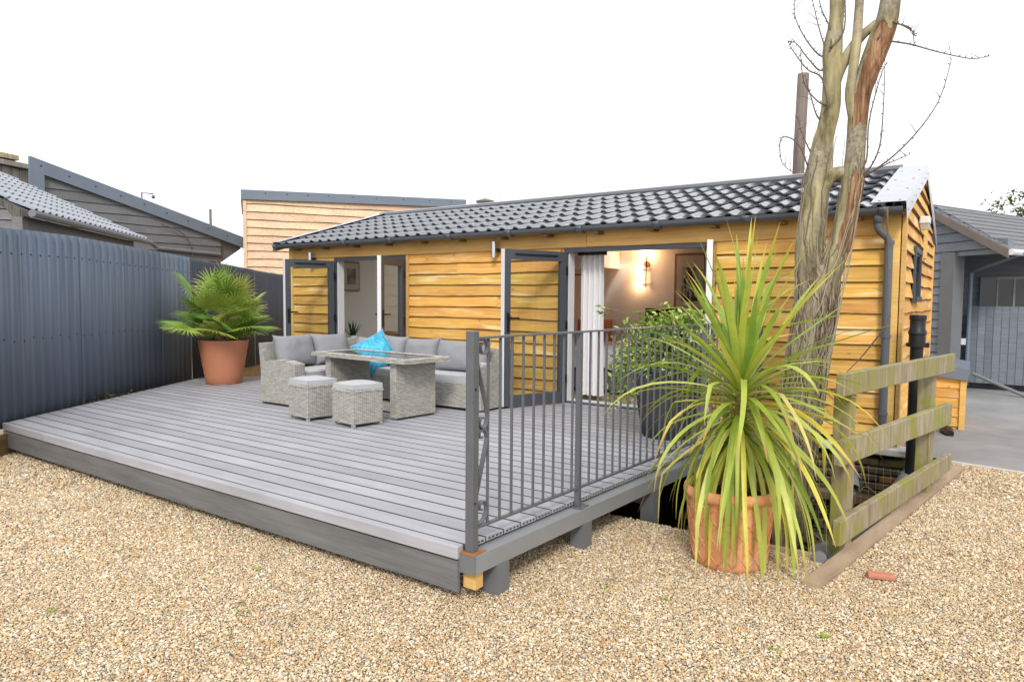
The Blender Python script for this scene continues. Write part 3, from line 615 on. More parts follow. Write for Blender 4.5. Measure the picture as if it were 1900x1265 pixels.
q = MB(); q.hexa([AP-Vector((0,0,.05)),BT-Vector((0,0,.05)),BT+RD*9-Vector((0,0,.05)),AP+RD*9-Vector((0,0,.05)),AP,BT,BT+RD*9,AP+RD*9]); rf = q.build('roof', M['greyclad'], rb)
for i in range(9):
    a = AP.lerp(BT, (i+.3)/9.3); q = MB().tube([a+Vector((0,0,.002)), a+RD*9+Vector((0,0,.002))], .016, 6); q.build('roof_ridge', M['greyclad'], rf)
a, c2 = AP+Vector((*GN,0))*.03, BT+Vector((*GN,0))*.03; dz = Vector((0,0,.15)); k_ = Vector((*GN,0))*-.03
MB().hexa([a-dz+k_,c2-dz+k_,c2-dz,a-dz,a+k_-Vector((0,0,.012)),c2+k_-Vector((0,0,.012)),c2-Vector((0,0,.012)),a-Vector((0,0,.012))]).build('barge_board', plain('weathered_barge', (.17,.14,.125), .7, var=.3), rb)
AP2 = AP-Vector((*GD,0))*1.8-Vector((0,0,1.0))
MB().hexa([AP2,AP-Vector((0,0,.05)),AP+RD*9-Vector((0,0,.05)),AP2+RD*9,AP2+Vector((0,0,.04)),AP,AP+RD*9,AP2+RD*9+Vector((0,0,.04))]).build('roof', M['greyclad'], rb)
MB().tube([BT-Vector((0,0,.06))+Vector((.02,-.02,0)), BT+RD*6-Vector((0,0,.06))+Vector((.02,-.02,0))], .05, 8).build('gutter', M['whitepvc'], rb)
# back of the car port: boards, window, vertical board gate
bw = 15.25
zz = 0
while zz < 2.5:
    for a, b2 in ((-1.5,3.2),): plank('board', (a,bw), (1,0), (0,b2-a), (0,b2-a), zz, zz+.165, (0,-1), M['blueclad'], rb, wav=.003, step=.4)
    zz += .145
boxo('back_wall', -1.6,3.4, bw+.02,bw+.2, 0,2.6, M['blueclad'], rb)
for i in range(3):
    x = -.06+.245*i; wn = boxo('window', x,x+.22, bw-.08,bw-.045, 1.5,1.99, M['darkglass'], rb)
    q = MB(); q.box(x-.02,x+.01,bw-.1,bw-.04,1.47,2.03); q.box(x+.01,x+.225,bw-.1,bw-.04,1.99,2.03); q.build('window_frame', M['beam'] if i else M['anth2'], wn)
gt = thing('boarded_gate', 'blue-grey gate of vertical boards inside the car port', 'gate', (-.2,14.9,0))
for i in range(20):
    x = -.2+.115*i; boxo('board', x, x+.109, 14.88-.006*(i%2), 14.92, .12, 1.5, M['blueclad'], gt)
MB().box(-.2,2.1,14.921,14.96,.3,.4).box(-.2,2.1,14.921,14.96,1.2,1.3).build('gate_frame', M['blueclad'], gt)
MB().tube([(-.22,14.55,2.12),(-.22,14.55,.1)], .035, 8).build('downpipe', M['anth2'], rb)
MB().tube([(-.22,14.55,2.1),(.5,13.6,2.36)], .03, 8).build('downpipe_offset', M['anth2'], rb)
o = MB().tube([(-.12,14.4,.32),(.62,14.0,.03)], .03, 8).build('fallen_pole', M['duct'], base=(-.12,14.4,0)); tag(o, 'grey pole leaning on the driveway in front of the boarded gate', 'pole')
o = boxo('socket_box', -.33,-.25, 14.45,14.5, .82,.93, M['whitepvc']); tag(o, 'small white electrical box on the car port post', 'electrical box')

# ---------------------------------------------------------------- far wood pole, trees beyond the roofs
o = MB().tube([(-2.83,13,0),(-2.83,13,2.5),(-2.82,13,4.2),(-2.79,13,5.55)], [.11,.105,.1,.098], 14).build('telegraph_pole', M['polewood'], smooth=True, base=(-2.83,13,0)); tag(o, 'thick brown timber pole rising behind the cabin roof', 'pole')
# ---------------------------------------------------------------- timber cabin
X0, X1, Y0, Y1 = -9.42, -.66, 7.24, 11.4
ZB, ZT = .26, 2.19
cab = thing('timber_cabin', 'long low cabin in orange waney-edge boards with grey tiled roof', 'cabin', (-5,7.24,.26))
wall = MB()
O1, O2 = (-8.36,-6.84), (-4.22,-2.40)
for a, b in ((X0,O1[0]),(O1[1],O2[0]),(O2[1],X1)): wall.box(a, b, Y0+.004, Y0+.11, .24, ZT-.02)
wall.box(X0, X1, Y0+.004, Y0+.11, ZT-.02, 2.42)
wall = wall.build('front_wall', M['clad'], cab)
inn = MB()
inn.box(X0, X0+.1, Y0+.111, Y1, .24, 2.42); inn.box(X1-.1, X1, Y0+.111, Y1, .24, 2.42); 
# rear wall with an unseen window added to brighten each room
inn.box(X0+.101, X1-.101, Y1-.1, Y1, .24, .85); inn.box(X0+.101, X1-.101, Y1-.1, Y1, 2.15, 2.42)
for a, b in ((X0+.101,-8.95),(-6.95,-3.5),(-1.4,X1-.101)): inn.box(a, b, Y1-.1, Y1, .85, 2.15)
inn.box(-6.5,-6.4,Y0+.111,Y1-.101,.301,2.419)
for a, b in ((X0+.101,O1[0]),(O1[1],-6.501),(-6.399,O2[0]),(O2[1],X1-.101)): inn.box(a, b, Y0+.111, Y0+.12, .301, 2.42)
inn.build('inner_walls', M['wallwhite'], cab)
for a, b in ((-8.95,-6.95),(-3.5,-1.4)):  # added rear windows, out of view, letting daylight in
    wn = boxo('window', a,b, Y1-.06,Y1-.05, .85,2.15, M['glass'], cab); MB().box(a,a+.05,Y1-.08,Y1-.02,.85,2.15).box(b-.05,b,Y1-.08,Y1-.02,.85,2.15).box(a+.05,b-.05,Y1-.08,Y1-.02,.85,.9).box(a+.05,b-.05,Y1-.08,Y1-.02,2.1,2.15).build('window_frame', M['whitepvc'], wn)
boxo('floor', X0+.01, X1-.01, Y0+.02, Y1-.01, .2, .30, M['floor_in'], cab)
HOLES = [(-9.2,-6.7),(-5.6,-4.9)]; HY0, HY1 = 9.5, 11.1       # unseen rooflights added in the rear slope to brighten each room
def around(q, xa, xb, ya, yb, add):
    xs = xa
    for h0, h1 in HOLES: add(q, xs, h0, ya, yb); add(q, h0, h1, ya, HY0); add(q, h0, h1, HY1, yb); xs = h1
    add(q, xs, xb, ya, yb); return q
around(MB(), X0, X1, Y0, Y1, lambda q, a, b, c, d: q.box(a, b, c, d, 2.421, 2.45)).build('ceiling', M['wallwhite'], cab)
rows = []; zz = ZB
while zz < ZT-.03:
    rows.append(zz); zz += .1484
for i, z in enumerate(rows):
    z1 = min(z+.17, ZT+.0)
    for a, b in ((X0+.06,O1[0]-.02),(O1[1]+.06,O2[0]-.06),(O2[1]+.04,X1-.11)):
        if b-a > 2 and i in (3, 8, 11):
            c_ = a+(b-a)*(.35 if i != 8 else .62); plank('cladding_board', (0,Y0), (1,0), (a,c_-.003), (a,c_-.003), z, z1, (0,-1), M['clad'], wall, wav=.0035, tb=.034, emat=M['waney']); a = c_
        plank('cladding_board', (0,Y0), (1,0), (a,b), (a,b), z, z1, (0,-1), M['clad'], wall, wav=.0035, tb=.034, emat=M['waney'])
for a, b in ((X0,-3.92),(-3.915,X1+.0)): plank('eaves_board', (0,Y0), (1,0), (a,b), (a,b), ZT-.01, 2.41, (0,-1), M['clad_top'], wall, wav=.002, tb=.034, tt=.03)
boxo('corner_board', X1-.11,X1+.012, Y0-.036,Y0+.003, .25,2.36, M['clad_top'], wall)
boxo('corner_board', X0-.03,X0+.055, Y0-.036,Y0+.003, .25,2.36, M['clad_top'], wall)
boxo('jamb_board', O1[1]+.003,O1[1]+.055, Y0-.03,Y0+.003, .3,ZT-.012, M['clad_top'], wall)
# right gable end
def rfz(y): return 2.33+(.30*(y-7.0) if y < 9.35 else .30*(2*9.35-7.0-y))
ew = MB(); ew.add([(X1+.001,Y0,.24),(X1+.001,Y1,.24),(X1+.001,Y1,2.42),(X1+.001,9.35,3.02),(X1+.001,Y0,2.42)], [(0,1,2,3,4)]); 
ew.add([(X0-.001,Y0,.24),(X0-.001,Y1,.24),(X0-.001,Y1,2.42),(X0-.001,9.35,3.02),(X0-.001,Y0,2.42)], [(4,3,2,1,0)]); ew = ew.build('gable_wall', M['clad'], cab)
boxo('corner_board', X1+.003,X1+.045, Y0-.036,Y0+.1, .25,2.36, M['clad_top'], ew)
boxo('corner_board', X1+.003,X1+.045, Y1-.1,Y1, .25,2.36, M['clad_top'], ew)
z = .26
while z < 2.95:
    def lim(zq): 
        if zq < 2.36: return (Y0+.1, Y1-.1)
        d = min((zq-2.33)/.30, 2.28); return (7.0+d+.05, 11.7-d-.05)
    a0, b0 = lim(z); a1, b1 = lim(z+.17); plank('cladding_board', (X1,0), (0,1), (a0,b0), (a1,b1), z, z+.17, (1,0), M['clad'], ew, wav=.004, tb=.04, emat=M['waney']); z += .1484
wn = boxo('window', X1+.035,X1+.045, 8.32,9.0, 1.62,2.08, M['darkglass'], ew)
q = MB(); q.box(X1+.03,X1+.055,8.26,8.318,1.56,2.14).box(X1+.03,X1+.055,9.002,9.06,1.56,2.14).box(X1+.03,X1+.055,8.319,9.001,2.082,2.14).box(X1+.03,X1+.075,8.319,9.001,1.56,1.618); q.build('window_frame', M['anth'], wn)
lt = boxo('security_light', X1+.03,X1+.13, 8.78,8.98, 2.42,2.5, M['whitepvc'], ew, b=.012); MB().box(X1+.045,X1+.12,8.8,8.96,2.36,2.419).build('sensor', M['steel'], lt)
boxo('vent', X1+.03,X1+.06, 9.5,9.72, 2.08,2.42, M['rawwood'], ew)
# base strip and concrete sill over the pit
boxo('damp_course', -2.0,X1+.04, Y0-.02,Y0+.003, .215,.258, M['black'], cab)
# roof
ang = math.atan(.30); EY, EZ = 7.0, 2.415; SL = 2.35/math.cos(ang)
rf = MB(); rf.add([(X0-.1,EY+.02,EZ-.03),(X1+.05,EY+.02,EZ-.03),(X1+.05,9.35,EZ-.03+.705),(X0-.1,9.35,EZ-.03+.705),(X0-.1,11.7,EZ-.03),(X1+.05,11.7,EZ-.03)], [(0,1,2,3)])
def bz(y): return EZ-.03+.705-.30*(y-9.35)
around(rf, X0-.1, X1+.05, 9.35, 11.7, lambda q, xa, xb, ya, yb: q.add([(xa,ya,bz(ya)),(xb,ya,bz(ya)),(xb,yb,bz(yb)),(xa,yb,bz(yb))], [(0,1,2,3)]))
rf = rf.build('roof', M['tilemetal'], cab)
for h0, h1 in HOLES: MB().hexa([(h0,HY0,bz(HY0)),(h1,HY0,bz(HY0)),(h1,HY1,bz(HY1)),(h0,HY1,bz(HY1)),(h0,HY0,bz(HY0)+.012),(h1,HY0,bz(HY0)+.012),(h1,HY1,bz(HY1)+.012),(h0,HY1,bz(HY1)+.012)]).build('added_rooflight', M['glass'], rf)  # panes of the added rooflights
sm = rf.modifiers.new('thick', 'SOLIDIFY'); sm.thickness = .03; sm.offset = -1
tm = tile_mesh('roof_tile', .198, .405, M['tilemetal'], roll=.029, lip=.03)
NC = 43; pitch = (X1-.22-(X0-.08))/NC
for i in range(NC):
    for j in range(6):
        s = j*.405-.03; inst('roof_tile', tm, (X0-.08+pitch*(i+.5), EY+s*math.cos(ang), EZ-.018+s*math.sin(ang)), rf, (ang,0,0), (pitch/.198,1,1))
tm2 = tile_mesh('roof_tile_end', .12, .405, M['tilemetal'], roll=.029, lip=.03)
for j in range(6):
    s = j*.405-.03; inst('roof_tile', tm2, (X1-.165, EY+s*math.cos(ang), EZ-.018+s*math.sin(ang)), rf, (ang,0,0))
MB().tube([(X0-.09,9.35,EZ+.715),(X1-.2,9.35,EZ+.715)], .055, 8).build('ridge_cap', M['tilemetal'], rf)
def verge(xa, xb, side):
    q = MB(); th = .004
    p = lambda x, s, dz: (x, EY-.035+s*math.cos(ang), EZ+.035+s*math.sin(ang)+dz)
    q.add([p(xa,0,0),p(xb,0,0),p(xb,SL+.03,0),p(xa,SL+.03,0),p(xa,0,-th),p(xb,0,-th),p(xb,SL+.03,-th),p(xa,SL+.03,-th)], [(0,1,2,3),(7,6,5,4),(0,4,5,1)])
    xo = xb if side > 0 else xa
    q.add([p(xo,0,0),p(xo,SL+.03,0),p(xo+.01*side,SL+.03,-.16),p(xo+.01*side,0,-.16)], [(0,1,2,3)])
    xm = xo; r = lambda s, dz: (xm, 11.7+.035-s*math.cos(ang), EZ+.035+s*math.sin(ang)+dz)
    q.add([r(0,0),r(SL+.03,0),r(SL+.03,-.16),r(0,-.16)], [(0,1,2,3)])
    o = q.build('verge_flashing', M['flash'], rf)
    return o
vf = verge(X1-.225, X1+.055, 1); verge(X0-.12, X0+.06, -1)
pts = []
for k in range(8):
    for dx in (.06,.225):
        if (k+int(dx*10)) % 2 == 0: pts.append((X1-.225+dx, EY-.03+(.06+.32*k)*math.cos(ang), EZ+.037+(.06+.32*k)*math.sin(ang)))
screws('screw_heads', pts, (0,-math.sin(ang),math.cos(ang)), .014, M['screw'], vf)
screws('side_screws', [(X1+.068, EY+.05+.36*k, EZ-.05+.30*(.05+.36*k)) for k in range(7)], (1,0,0), .014, M['screw'], vf)
# gutter
gy, gz, gr = 7.035, 2.405, .062
def gprof(x, r): return [(x, gy-r*math.cos(a), gz-r*math.sin(a)-(.012 if 0 else 0)) for a in [math.pi*k/10 for k in range(11)]]
V = gprof(-9.57, gr)+gprof(-.63, gr)+gprof(-9.57, gr-.006)+gprof(-.63, gr-.006)
F = [(i,i+1,12+i,11+i) for i in range(10)]+[(22+i,33+i,34+i,23+i) for i in range(10)]+[(0,11,33,22),(10,32,43,21)]+[tuple(range(10,-1,-1)),tuple(range(11,22))]
gu = obj('gutter', V, F, M['gutter'], cab, smooth=True); gu.data.set_sharp_from_angle(angle=rad(40))
for x in (-9.52,-7.9,-6.95,-5.87,-4.9,-3.9,-2.95,-2.0,-1.05,-.78):
    V = gprof(x-.04, gr+.006)+gprof(x+.04, gr+.006); o = obj('gutter_bracket', V, [(i,i+1,12+i,11+i) for i in range(10)], M['gutter'], gu, smooth=True)
    sm = o.modifiers.new('thick', 'SOLIDIFY'); sm.thickness = .008; sm.offset = 1
for i, x in enumerate([-9.2+.68*k for k in range(13)]): boxo('rafter_block', x,x+.07, gy+.02,Y0-.034, gz-gr-.028,gz-gr-.006, M['sleeper'], cab)
dp = MB().tube(smooth_pts([(-.83,7.05,2.36),(-.83,7.05,2.25),(-.815,7.07,2.2),(-.765,7.12,2.15),(-.745,7.14,2.1),(-.745,7.15,2.03)],4), .034, 14).build('downpipe_offset', M['gutter'], cab, smooth=True)
MB().tube([(-.83,7.05,2.37),(-.83,7.05,2.27)], .042, 14).build('outlet_socket', M['gutter'], dp, smooth=True)
o = MB().tube([(-.745,7.15,2.12),(-.74,7.155,.32)], .036, 14).build('downpipe', M['gutter'], cab, smooth=True); auto_smooth(o)
for z in (2.1,1.24,.52,.4): auto_smooth(MB().tube([(-.743,7.152,z-.015),(-.743,7.152,z+.015)], .044, 14).build('pipe_clip', M['gutter'], o)); 
for x, z in ((-8.83,2.17),(-5.22,2.19)):
    l = MB().tube([(x,7.13,z-.1),(x,7.13,z+.1)], .034, 14).build('wall_light', M['steel'], cab); auto_smooth(l); boxo('light_bracket', x+.028,x+.05,7.13,7.2,z-.03,z+.02, M['black'], l)

# ---------------------------------------------------------------- french doors
def leaf(parent, hx, hy, angd, L, flip, name='door_leaf', z0=.325, z1=2.125):
    u = Vector((math.cos(rad(angd)), math.sin(rad(angd)))); n = Vector((-u.y, u.x)); T = .03
    def pr(q, a0, a1, za, zb, w0=-T, w1=T):
        P = [Vector((hx,hy))+u*a+n*w for a, w in ((a0,w0),(a1,w0),(a1,w1),(a0,w1))]; q.prism([tuple(p) for p in P], za, zb); return q
    s = .082; q = MB(); pr(q,0,s,z0,z1); pr(q,L-s,L,z0,z1); pr(q,s,L-s,z1-.115,z1); pr(q,s,L-s,z0,z0+.12)
    d = q.build(name, M['anth'], parent)
    q = MB(); pr(q,s-.004,L-s+.004,z0+.115,z1-.11,-.006,.006); q.build('pane', M['glass'], d)
    q = MB(); pr(q, L+.001,L+.014,z0,z1,-T*.9,T*.9); q.build('edge_trim', M['whitepvc'], d)
    q = MB(); sg = 1 if flip else -1
    pr(q, s+.06, L-s-.06, z1-.062,z1-.045, sg*T, sg*(T+.014)) if sg > 0 else pr(q, s+.06, L-s-.06, z1-.062,z1-.045, -(T+.014), -T)
    q.build('trickle_vent', M['black'], d)
    q = MB()
    for sgn in (1,-1):
        a, b = (T, T+.012) if sgn > 0 else (-T-.012, -T); pr(q, L-.062,L-.03, 1.18,1.40, a, b)
        a, b = (T+.012, T+.05) if sgn > 0 else (-T-.05, -T-.012); pr(q, L-.055,L-.037, 1.33,1.35, a, b)
        a, b = (T+.04, T+.055) if sgn > 0 else (-T-.055, -T-.04); pr(q, L-.17,L-.037, 1.33,1.35, a, b)
    q.build('handle', M['black'], d)
    q = MB()
    for z in (.6,1.25,1.9): pr(q, -.02,.012,z-.05,z+.05,-T-.012,T+.006)
    q.build('hinge', M['black'], d); return d
def opening(x0, x1):
    f = MB(); w_ = .045
    f.box(x0,x0+w_,Y0-.03,Y0+.05,.30,2.172); f.box(x1-w_,x1,Y0-.03,Y0+.05,.30,2.172); f.box(x0+w_,x1-w_,Y0-.03,Y0+.05,2.126,2.172)
    f.box(x0+w_,x1-w_,Y0-.06,Y0+.05,.275,.322)
    f = f.build('door_frame', M['anth'], cab)
    q = MB(); q.box(x0+w_+.001,x0+w_+.02,Y0-.005,Y0+.115,.323,2.125); q.box(x1-w_-.02,x1-w_-.001,Y0-.005,Y0+.115,.323,2.125); q.box(x0+w_+.021,x1-w_-.021,Y0+.02,Y0+.115,.3,.335)
    q.build('frame_liner', M['whitepvc'], f); return f
opening(*O1); opening(*O2)
leaf(cab, O1[0]+.03, Y0-.07, -107, .765, True)
leaf(cab, O1[1]-.03, Y0-.07, -71.5, .70, False)
leaf(cab, O2[0]+.04, Y0-.07, -112, .885, True)
leaf(cab, O2[1]-.03, Y0-.07, -70.5, .885, False)

# ---------------------------------------------------------------- inside the cabin
t = thing('framed_print', 'wood framed print with pale mount on wall through far double doors', 'picture', (-9.3,8.4,1.7))
MB().box(-9.318,-9.29,8.2,8.6,1.68,2.2).build('frame', M['frame'], t); MB().box(-9.289,-9.284,8.225,8.575,1.705,2.175).build('mount', M['mount'], t); MB().box(-9.283,-9.28,8.3,8.5,1.8,2.08).build('print', M['print'], t)
t = thing('framed_picture', 'tall dark framed picture on bedroom wall behind the cordyline', 'picture', (-4.2,11.28,1.3))
MB().box(-4.4,-3.85,11.26,11.299,1.2,2.36).build('frame', M['frame'], t); MB().box(-4.36,-3.89,11.255,11.259,1.24,2.32).build('mount', M['mount'], t); MB().box(-4.27,-3.98,11.25,11.254,1.55,2.12).build('print', M['print2'], t)
t = thing('side_table', 'dark low table inside the far double doors', 'table', (-8.5,8.0,.3))
MB().lathe([(.4,.74),(.41,.755),(.4,.77)], -8.5,8.05,28).build('table_top', M['black'], t)
for k in range(3): a = 2.1*k; MB().tube([(-8.5+.1*math.cos(a),8.05+.1*math.sin(a),.74),(-8.5+.3*math.cos(a),8.05+.3*math.sin(a),.3)], .016, 8).build('leg', M['black'], t)
t = thing('potted_agave', 'spiky dark green plant in white pot inside far double doors', 'potted plant', (-8.69,7.88,.77))
MB().lathe([(.075,.77),(.085,.78),(.088,.93),(.08,.935),(.07,.9)], -8.69,7.88,20).build('pot', M['whitepvc'], t, smooth=True)
for k in range(16):
    a = k*2.4; el = rad(88-k*3.1); L = .26+.04*random.random(); d = Vector((math.cos(a)*math.cos(el),math.sin(a)*math.cos(el),math.sin(el))); s_ = Vector((-math.sin(a),math.cos(a),0)); c0 = Vector((-8.69,7.88,.91))+Vector((math.cos(a),math.sin(a),0))*.02
    V = []; 
    for i in range(5):
        f = i/4; p = c0+d*L*f; w_ = .016*(1-f**2)+.001; V += [p-s_*w_, p+Vector((0,0,-.004)), p+s_*w_]
    obj('leaf', V, [(3*i+j,3*i+j+1,3*i+j+4,3*i+j+3) for i in range(4) for j in range(2)], M['agave'], t)
t = thing('black_chair', 'black moulded tub chair inside the far double doors', 'chair', (-7.9,8.15,.3))
V = []; F = []
for i in range(13):
    a = rad(150+i*20); 
    for j, (r, z) in enumerate(((.16,.74),(.23,.8),(.26,.98),(.27,1.03))):
        zz_ = z if j < 2 else .8+(z-.8)*(.35+.65*math.cos(rad((i-6)*13))); V.append((-7.85+r*math.cos(a), 8.15+r*math.sin(a), zz_))
F = [(i*4+j,i*4+4+j,i*4+5+j,i*4+1+j) for i in range(12) for j in range(3)]
o = obj('seat', V, F, M['black'], t, smooth=True); o.modifiers.new('t','SOLIDIFY').thickness = .02
for k in range(4): a = rad(45+90*k); MB().tube([(-7.85+.1*math.cos(a),8.15+.1*math.sin(a),.75),(-7.85+.22*math.cos(a),8.15+.22*math.sin(a),.3)], .014, 6).build('leg', M['black'], t)
MB().lathe([(.16,.735),(.17,.75),(.16,.765)], -7.85,8.15,20).build('seat_pad', M['black'], t)
# bed
t = thing('bed', 'grey divan bed with shiny silver bedspread inside bedroom doors', 'bed', (-4.2,8.6,.3))
MB().cbox(-5.3,-3.1,8.15,9.75,.36,.68,.02).build('bed_base', M['bedgrey'], t)
V = []; nx, ny = 26, 22
for j in range(ny+1):
    for i in range(nx+1):
        x = -5.32+2.24*i/nx; y = 8.11+1.66*j/ny; ed = min((x+5.32),(-3.08-x),(y-8.11),(9.77-y)); z = .93-.28*math.exp(-ed/.05)+.035*mnoise.noise((x*5,y*5,1))+.02*mnoise.noise((x*11,y*14,4))
        V.append((x,y,z))
obj('bedspread', V, [(j*(nx+1)+i,j*(nx+1)+i+1,(j+1)*(nx+1)+i+1,(j+1)*(nx+1)+i) for j in range(ny) for i in range(nx)], M['silver'], t, smooth=True)
for x in (-5.2,-3.2):
    for y in (8.25,9.65): MB().tube([(x,y,.3),(x,y,.36)], .03, 8).build('foot', M['black'], t)
o = boxo('headboard_panel', -4.9,-4.35, 11.2,11.29, .9,1.42, M['black']); tag(o, 'dark rectangular panel on bedroom wall above the shrub', 'panel')
# drawers
t = thing('bedside_chest', 'orange wood bedside drawers against bedroom back wall', 'drawers', (-5.75,11.0,.3))
boxo('carcass', -6.05,-5.58, 10.85,11.29, .3,1.2, M['oakfurn'], t)
for k in range(4):
    d = boxo('drawer', -6.03,-5.6, 10.825,10.849, .34+.212*k,.53+.212*k, M['oakfurn'], t, b=.004); MB().tube([(-5.88,10.81,.45+.212*k),(-5.76,10.81,.45+.212*k)], .008, 6).build('handle', M['steel'], d)
t = thing('bedside_table', 'small wooden bedside table behind the leafy shrub', 'table', (-4.75,10.9,.3)); boxo('carcass', -4.95,-4.5, 10.8,11.19, .3,.95, M['oakfurn'], t); boxo('drawer', -4.93,-4.52, 10.775,10.799, .7,.9, M['oakfurn'], t, b=.004)
# curtain
V = []
for i in range(41):
    f = i/40; x = -4.12+.3*f; y = 7.46+.035*math.sin(f*26)
    for z in (2.1,1.2,.38): V.append((x+(.015*f if z < 1 else 0), y+(.01*math.sin(f*26+1) if z < 1.5 else 0), z))
t = thing('curtain', 'white full-length curtain gathered at left of bedroom doors', 'curtain', (-4,7.46,.38))
obj('drape', V, [(3*i+j,3*i+3+j,3*i+4+j,3*i+1+j) for i in range(40) for j in range(2)], M['curtain'], t, smooth=True); boxo('pelmet', -4.15,-3.8, 7.42,7.52, 2.1,2.19, M['black'], t)
o = boxo('high_cupboard', -6.39,-5.45, 10.4,11.29, 2.12,2.419, M['wallwhite']); tag(o, 'white boxed cupboard high in bedroom corner', 'cupboard')
o = MB().tube([(-6.39,10.8,2.02),(-5.82,10.8,2.0)], .014, 8).build('clothes_rail', M['frame']); tag(o, 'thin clothes rail below the white boxed cupboard', 'rail')
# wall lamp, lit
t = thing('wall_lamp', 'lit brass rod wall lamp with glowing bulbs on bedroom wall', 'lamp', (-4.92,11.28,2.1))
MB().tube([(-4.92,11.25,1.78),(-4.92,11.25,2.34)], .01, 8).build('rod', M['black'], t); MB().tube([(-4.92,11.299,2.19),(-4.92,11.26,2.19)], .055, 18).build('wall_plate', M['frame'], t)
bpy_m = M['bulb']
V = MB().lathe([(.001,2.35),(.03,2.36),(.042,2.39),(.03,2.42),(.001,2.432)], -4.92, 11.25, 14, (False, False)); V.build('bulb', bpy_m, t, smooth=True)
for z in (1.83,2.09):
    a = MB().tube([(-4.92,11.25,z),(-4.99,11.25,z)], .014, 8).build('spot_arm', M['frame'], t)
    MB().lathe([(.001,z-.022),(.022,z-.01),(.026,z+.005),(.016,z+.022),(.001,z+.026)], -5.02, 11.25, 12, (False,False)).build('bulb', bpy_m, t, smooth=True)
    ld = bpy.data.lights.new('lamp_light', 'POINT'); ld.energy = 2.2; ld.color = (1,.52,.23); ld.shadow_soft_size = .03; lo = bpy.data.objects.new('lamp_light', ld); lo.location = (-.13,-.09,z-2.1); link(lo, t)
ld = bpy.data.lights.new('lamp_light', 'POINT'); ld.energy = 4.5; ld.color = (1,.54,.25); ld.shadow_soft_size = .05; lo = bpy.data.objects.new('lamp_light', ld); lo.location = (0,-.1,.28); link(lo, t)

# ---------------------------------------------------------------- brick wall of the pit, sill
bwl = thing('brick_retaining_wall', 'old mossy brick wall in the pit under the cabin corner', 'wall', (-1.5,7.2,-1.1))
boxo('mortar_core', -2.6,-.3, 7.225,7.33, -1.14,.13, M['earth'], bwl)
bms = []
for k in range(6):
    q = MB(); q.cbox(-.104,.104,-.05,.05,-.031,.031,.007); V = [Vector(v)+Vector((random.uniform(-.004,.004),random.uniform(-.004,.004),random.uniform(-.003,.003))) for v in q.V]
    m = new_mesh('brick', V, q.F); m.materials.append(M['brick']); bms.append(m)
for r in range(16):
    for k in range(11):
        x = -2.5+.218*k+(.109 if r % 2 else 0)
        if x > -.35 or random.random() < .03: continue
        inst('brick', random.choice(bms), (x, 7.2+random.uniform(-.012,.012), -1.09+.0765*r), bwl, (random.uniform(-.03,.03),random.uniform(-.02,.02),random.uniform(-.04,.04)))
o = boxo('coping_slab', -2.3,-.52, 7.08,7.32, .142,.205, M['concrete'], bwl, b=.01)
boxo('ledge_beam', -2.6,-.4, 7.05,7.149, -.33,-.26, M['sleeper'], bwl); boxo('ledge_beam', -2.6,-.4, 7.0,7.149, -.78,-.72, M['sleeper'], bwl)
q = MB()
for k in range(30): x = -2.2+.06*k; q.tube([(x,7.0,.05),(x+.01,6.98,-.5),(x,7.0,-1.1)], .0012, 4)
for k in range(16): z = .03-.07*k; q.tube([(-2.2,7.0,z),(-1.3,6.985,z),(-.42,7.0,z)], .0012, 4)
o = q.build('wire_mesh', M['cable'], base=(-1.3,7,-1.1)); tag(o, 'rusty wire netting hung over the mossy brick wall', 'wire mesh')

# ---------------------------------------------------------------- deck
dk = thing('deck', 'raised deck of grey composite boards in front of the cabin', 'deck', (-5,4.9,0))
def xl(y):
    if y < 5.86: return -7.9+(y-2.65)*(-9.96+7.9)/3.21
    if y < 6.7: return -9.96+(y-5.86)*.54/.84
    return -9.42
def xr(y): return -2.13+(y-2.65)*.27/4.55
def board(y0, y1, xa, xb, z0=.275, z1=.3, grooves=True):
    """deck board with eased top edges, cut square or on the splay at its ends"""
    e = .004; V = []
    for fy, y, zt in ((0,y0,z1-e),(0,y0+e,z1),(0,y1-e,z1),(0,y1,z1-e)):
        pass
    secs = []
    for end in (0,1):
        f = xa if end == 0 else xb
        secs += [(f(y0),y0,z0),(f(y0),y0,z1-e),(f(y0+e),y0+e,z1),(f(y1-e),y1-e,z1),(f(y1),y1,z1-e),(f(y1),y1,z0)]
    F = [(i,i+6,(i+1)%6+6,(i+1)%6) for i in range(6)]+[tuple(range(6)),tuple(range(11,5,-1))]
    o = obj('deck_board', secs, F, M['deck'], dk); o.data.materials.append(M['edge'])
    for i in (0,1,3,4,5): o.data.polygons[i].material_index = 1  # all but the top painted dark, as shade in the gaps
    return o
y = 2.69; i = 0
while y < 7.17:
    y1 = min(y+.1425, 7.205); cut = {2:-6.55,3:-6.6,1:-6.75,9:-4.2,14:-7.4,20:-5.5}.get(i)
    if cut is not None:
        board(y, y1, xl, lambda q, c=cut: c-.002); board(y, y1, lambda q, c=cut: c+.002, xr)
    else: board(y, y1, xl, xr)
    i += 1; y += .151
sl = MB(); y = 2.69
while y < 7.0:
    for k in range(4):
        ya = y+.018+.031*k; xx = xr(ya)+.0012; sl.add([(xx,ya,.281),(xx,ya+.02,.281),(xx,ya+.02,.292),(xx,ya,.292)], [(0,1,2,3)])
    y += .151
sl.build('board_end_slots', M['edge'], dk)['kind'] = 'stuff'  # flat dark quads standing in for shade inside the hollow ends
for xa, xb in ((-7.92,-6.98),(-6.976,-2.145)):
    q = MB(); q.cbox(xa,xb,2.632,2.685,.232,.3015,.007); q.build('nosing_board', M['deck'], dk)
boxo('fascia_board', -7.93,-2.15, 2.642,2.662, .062,.222, M['fascia'], dk)
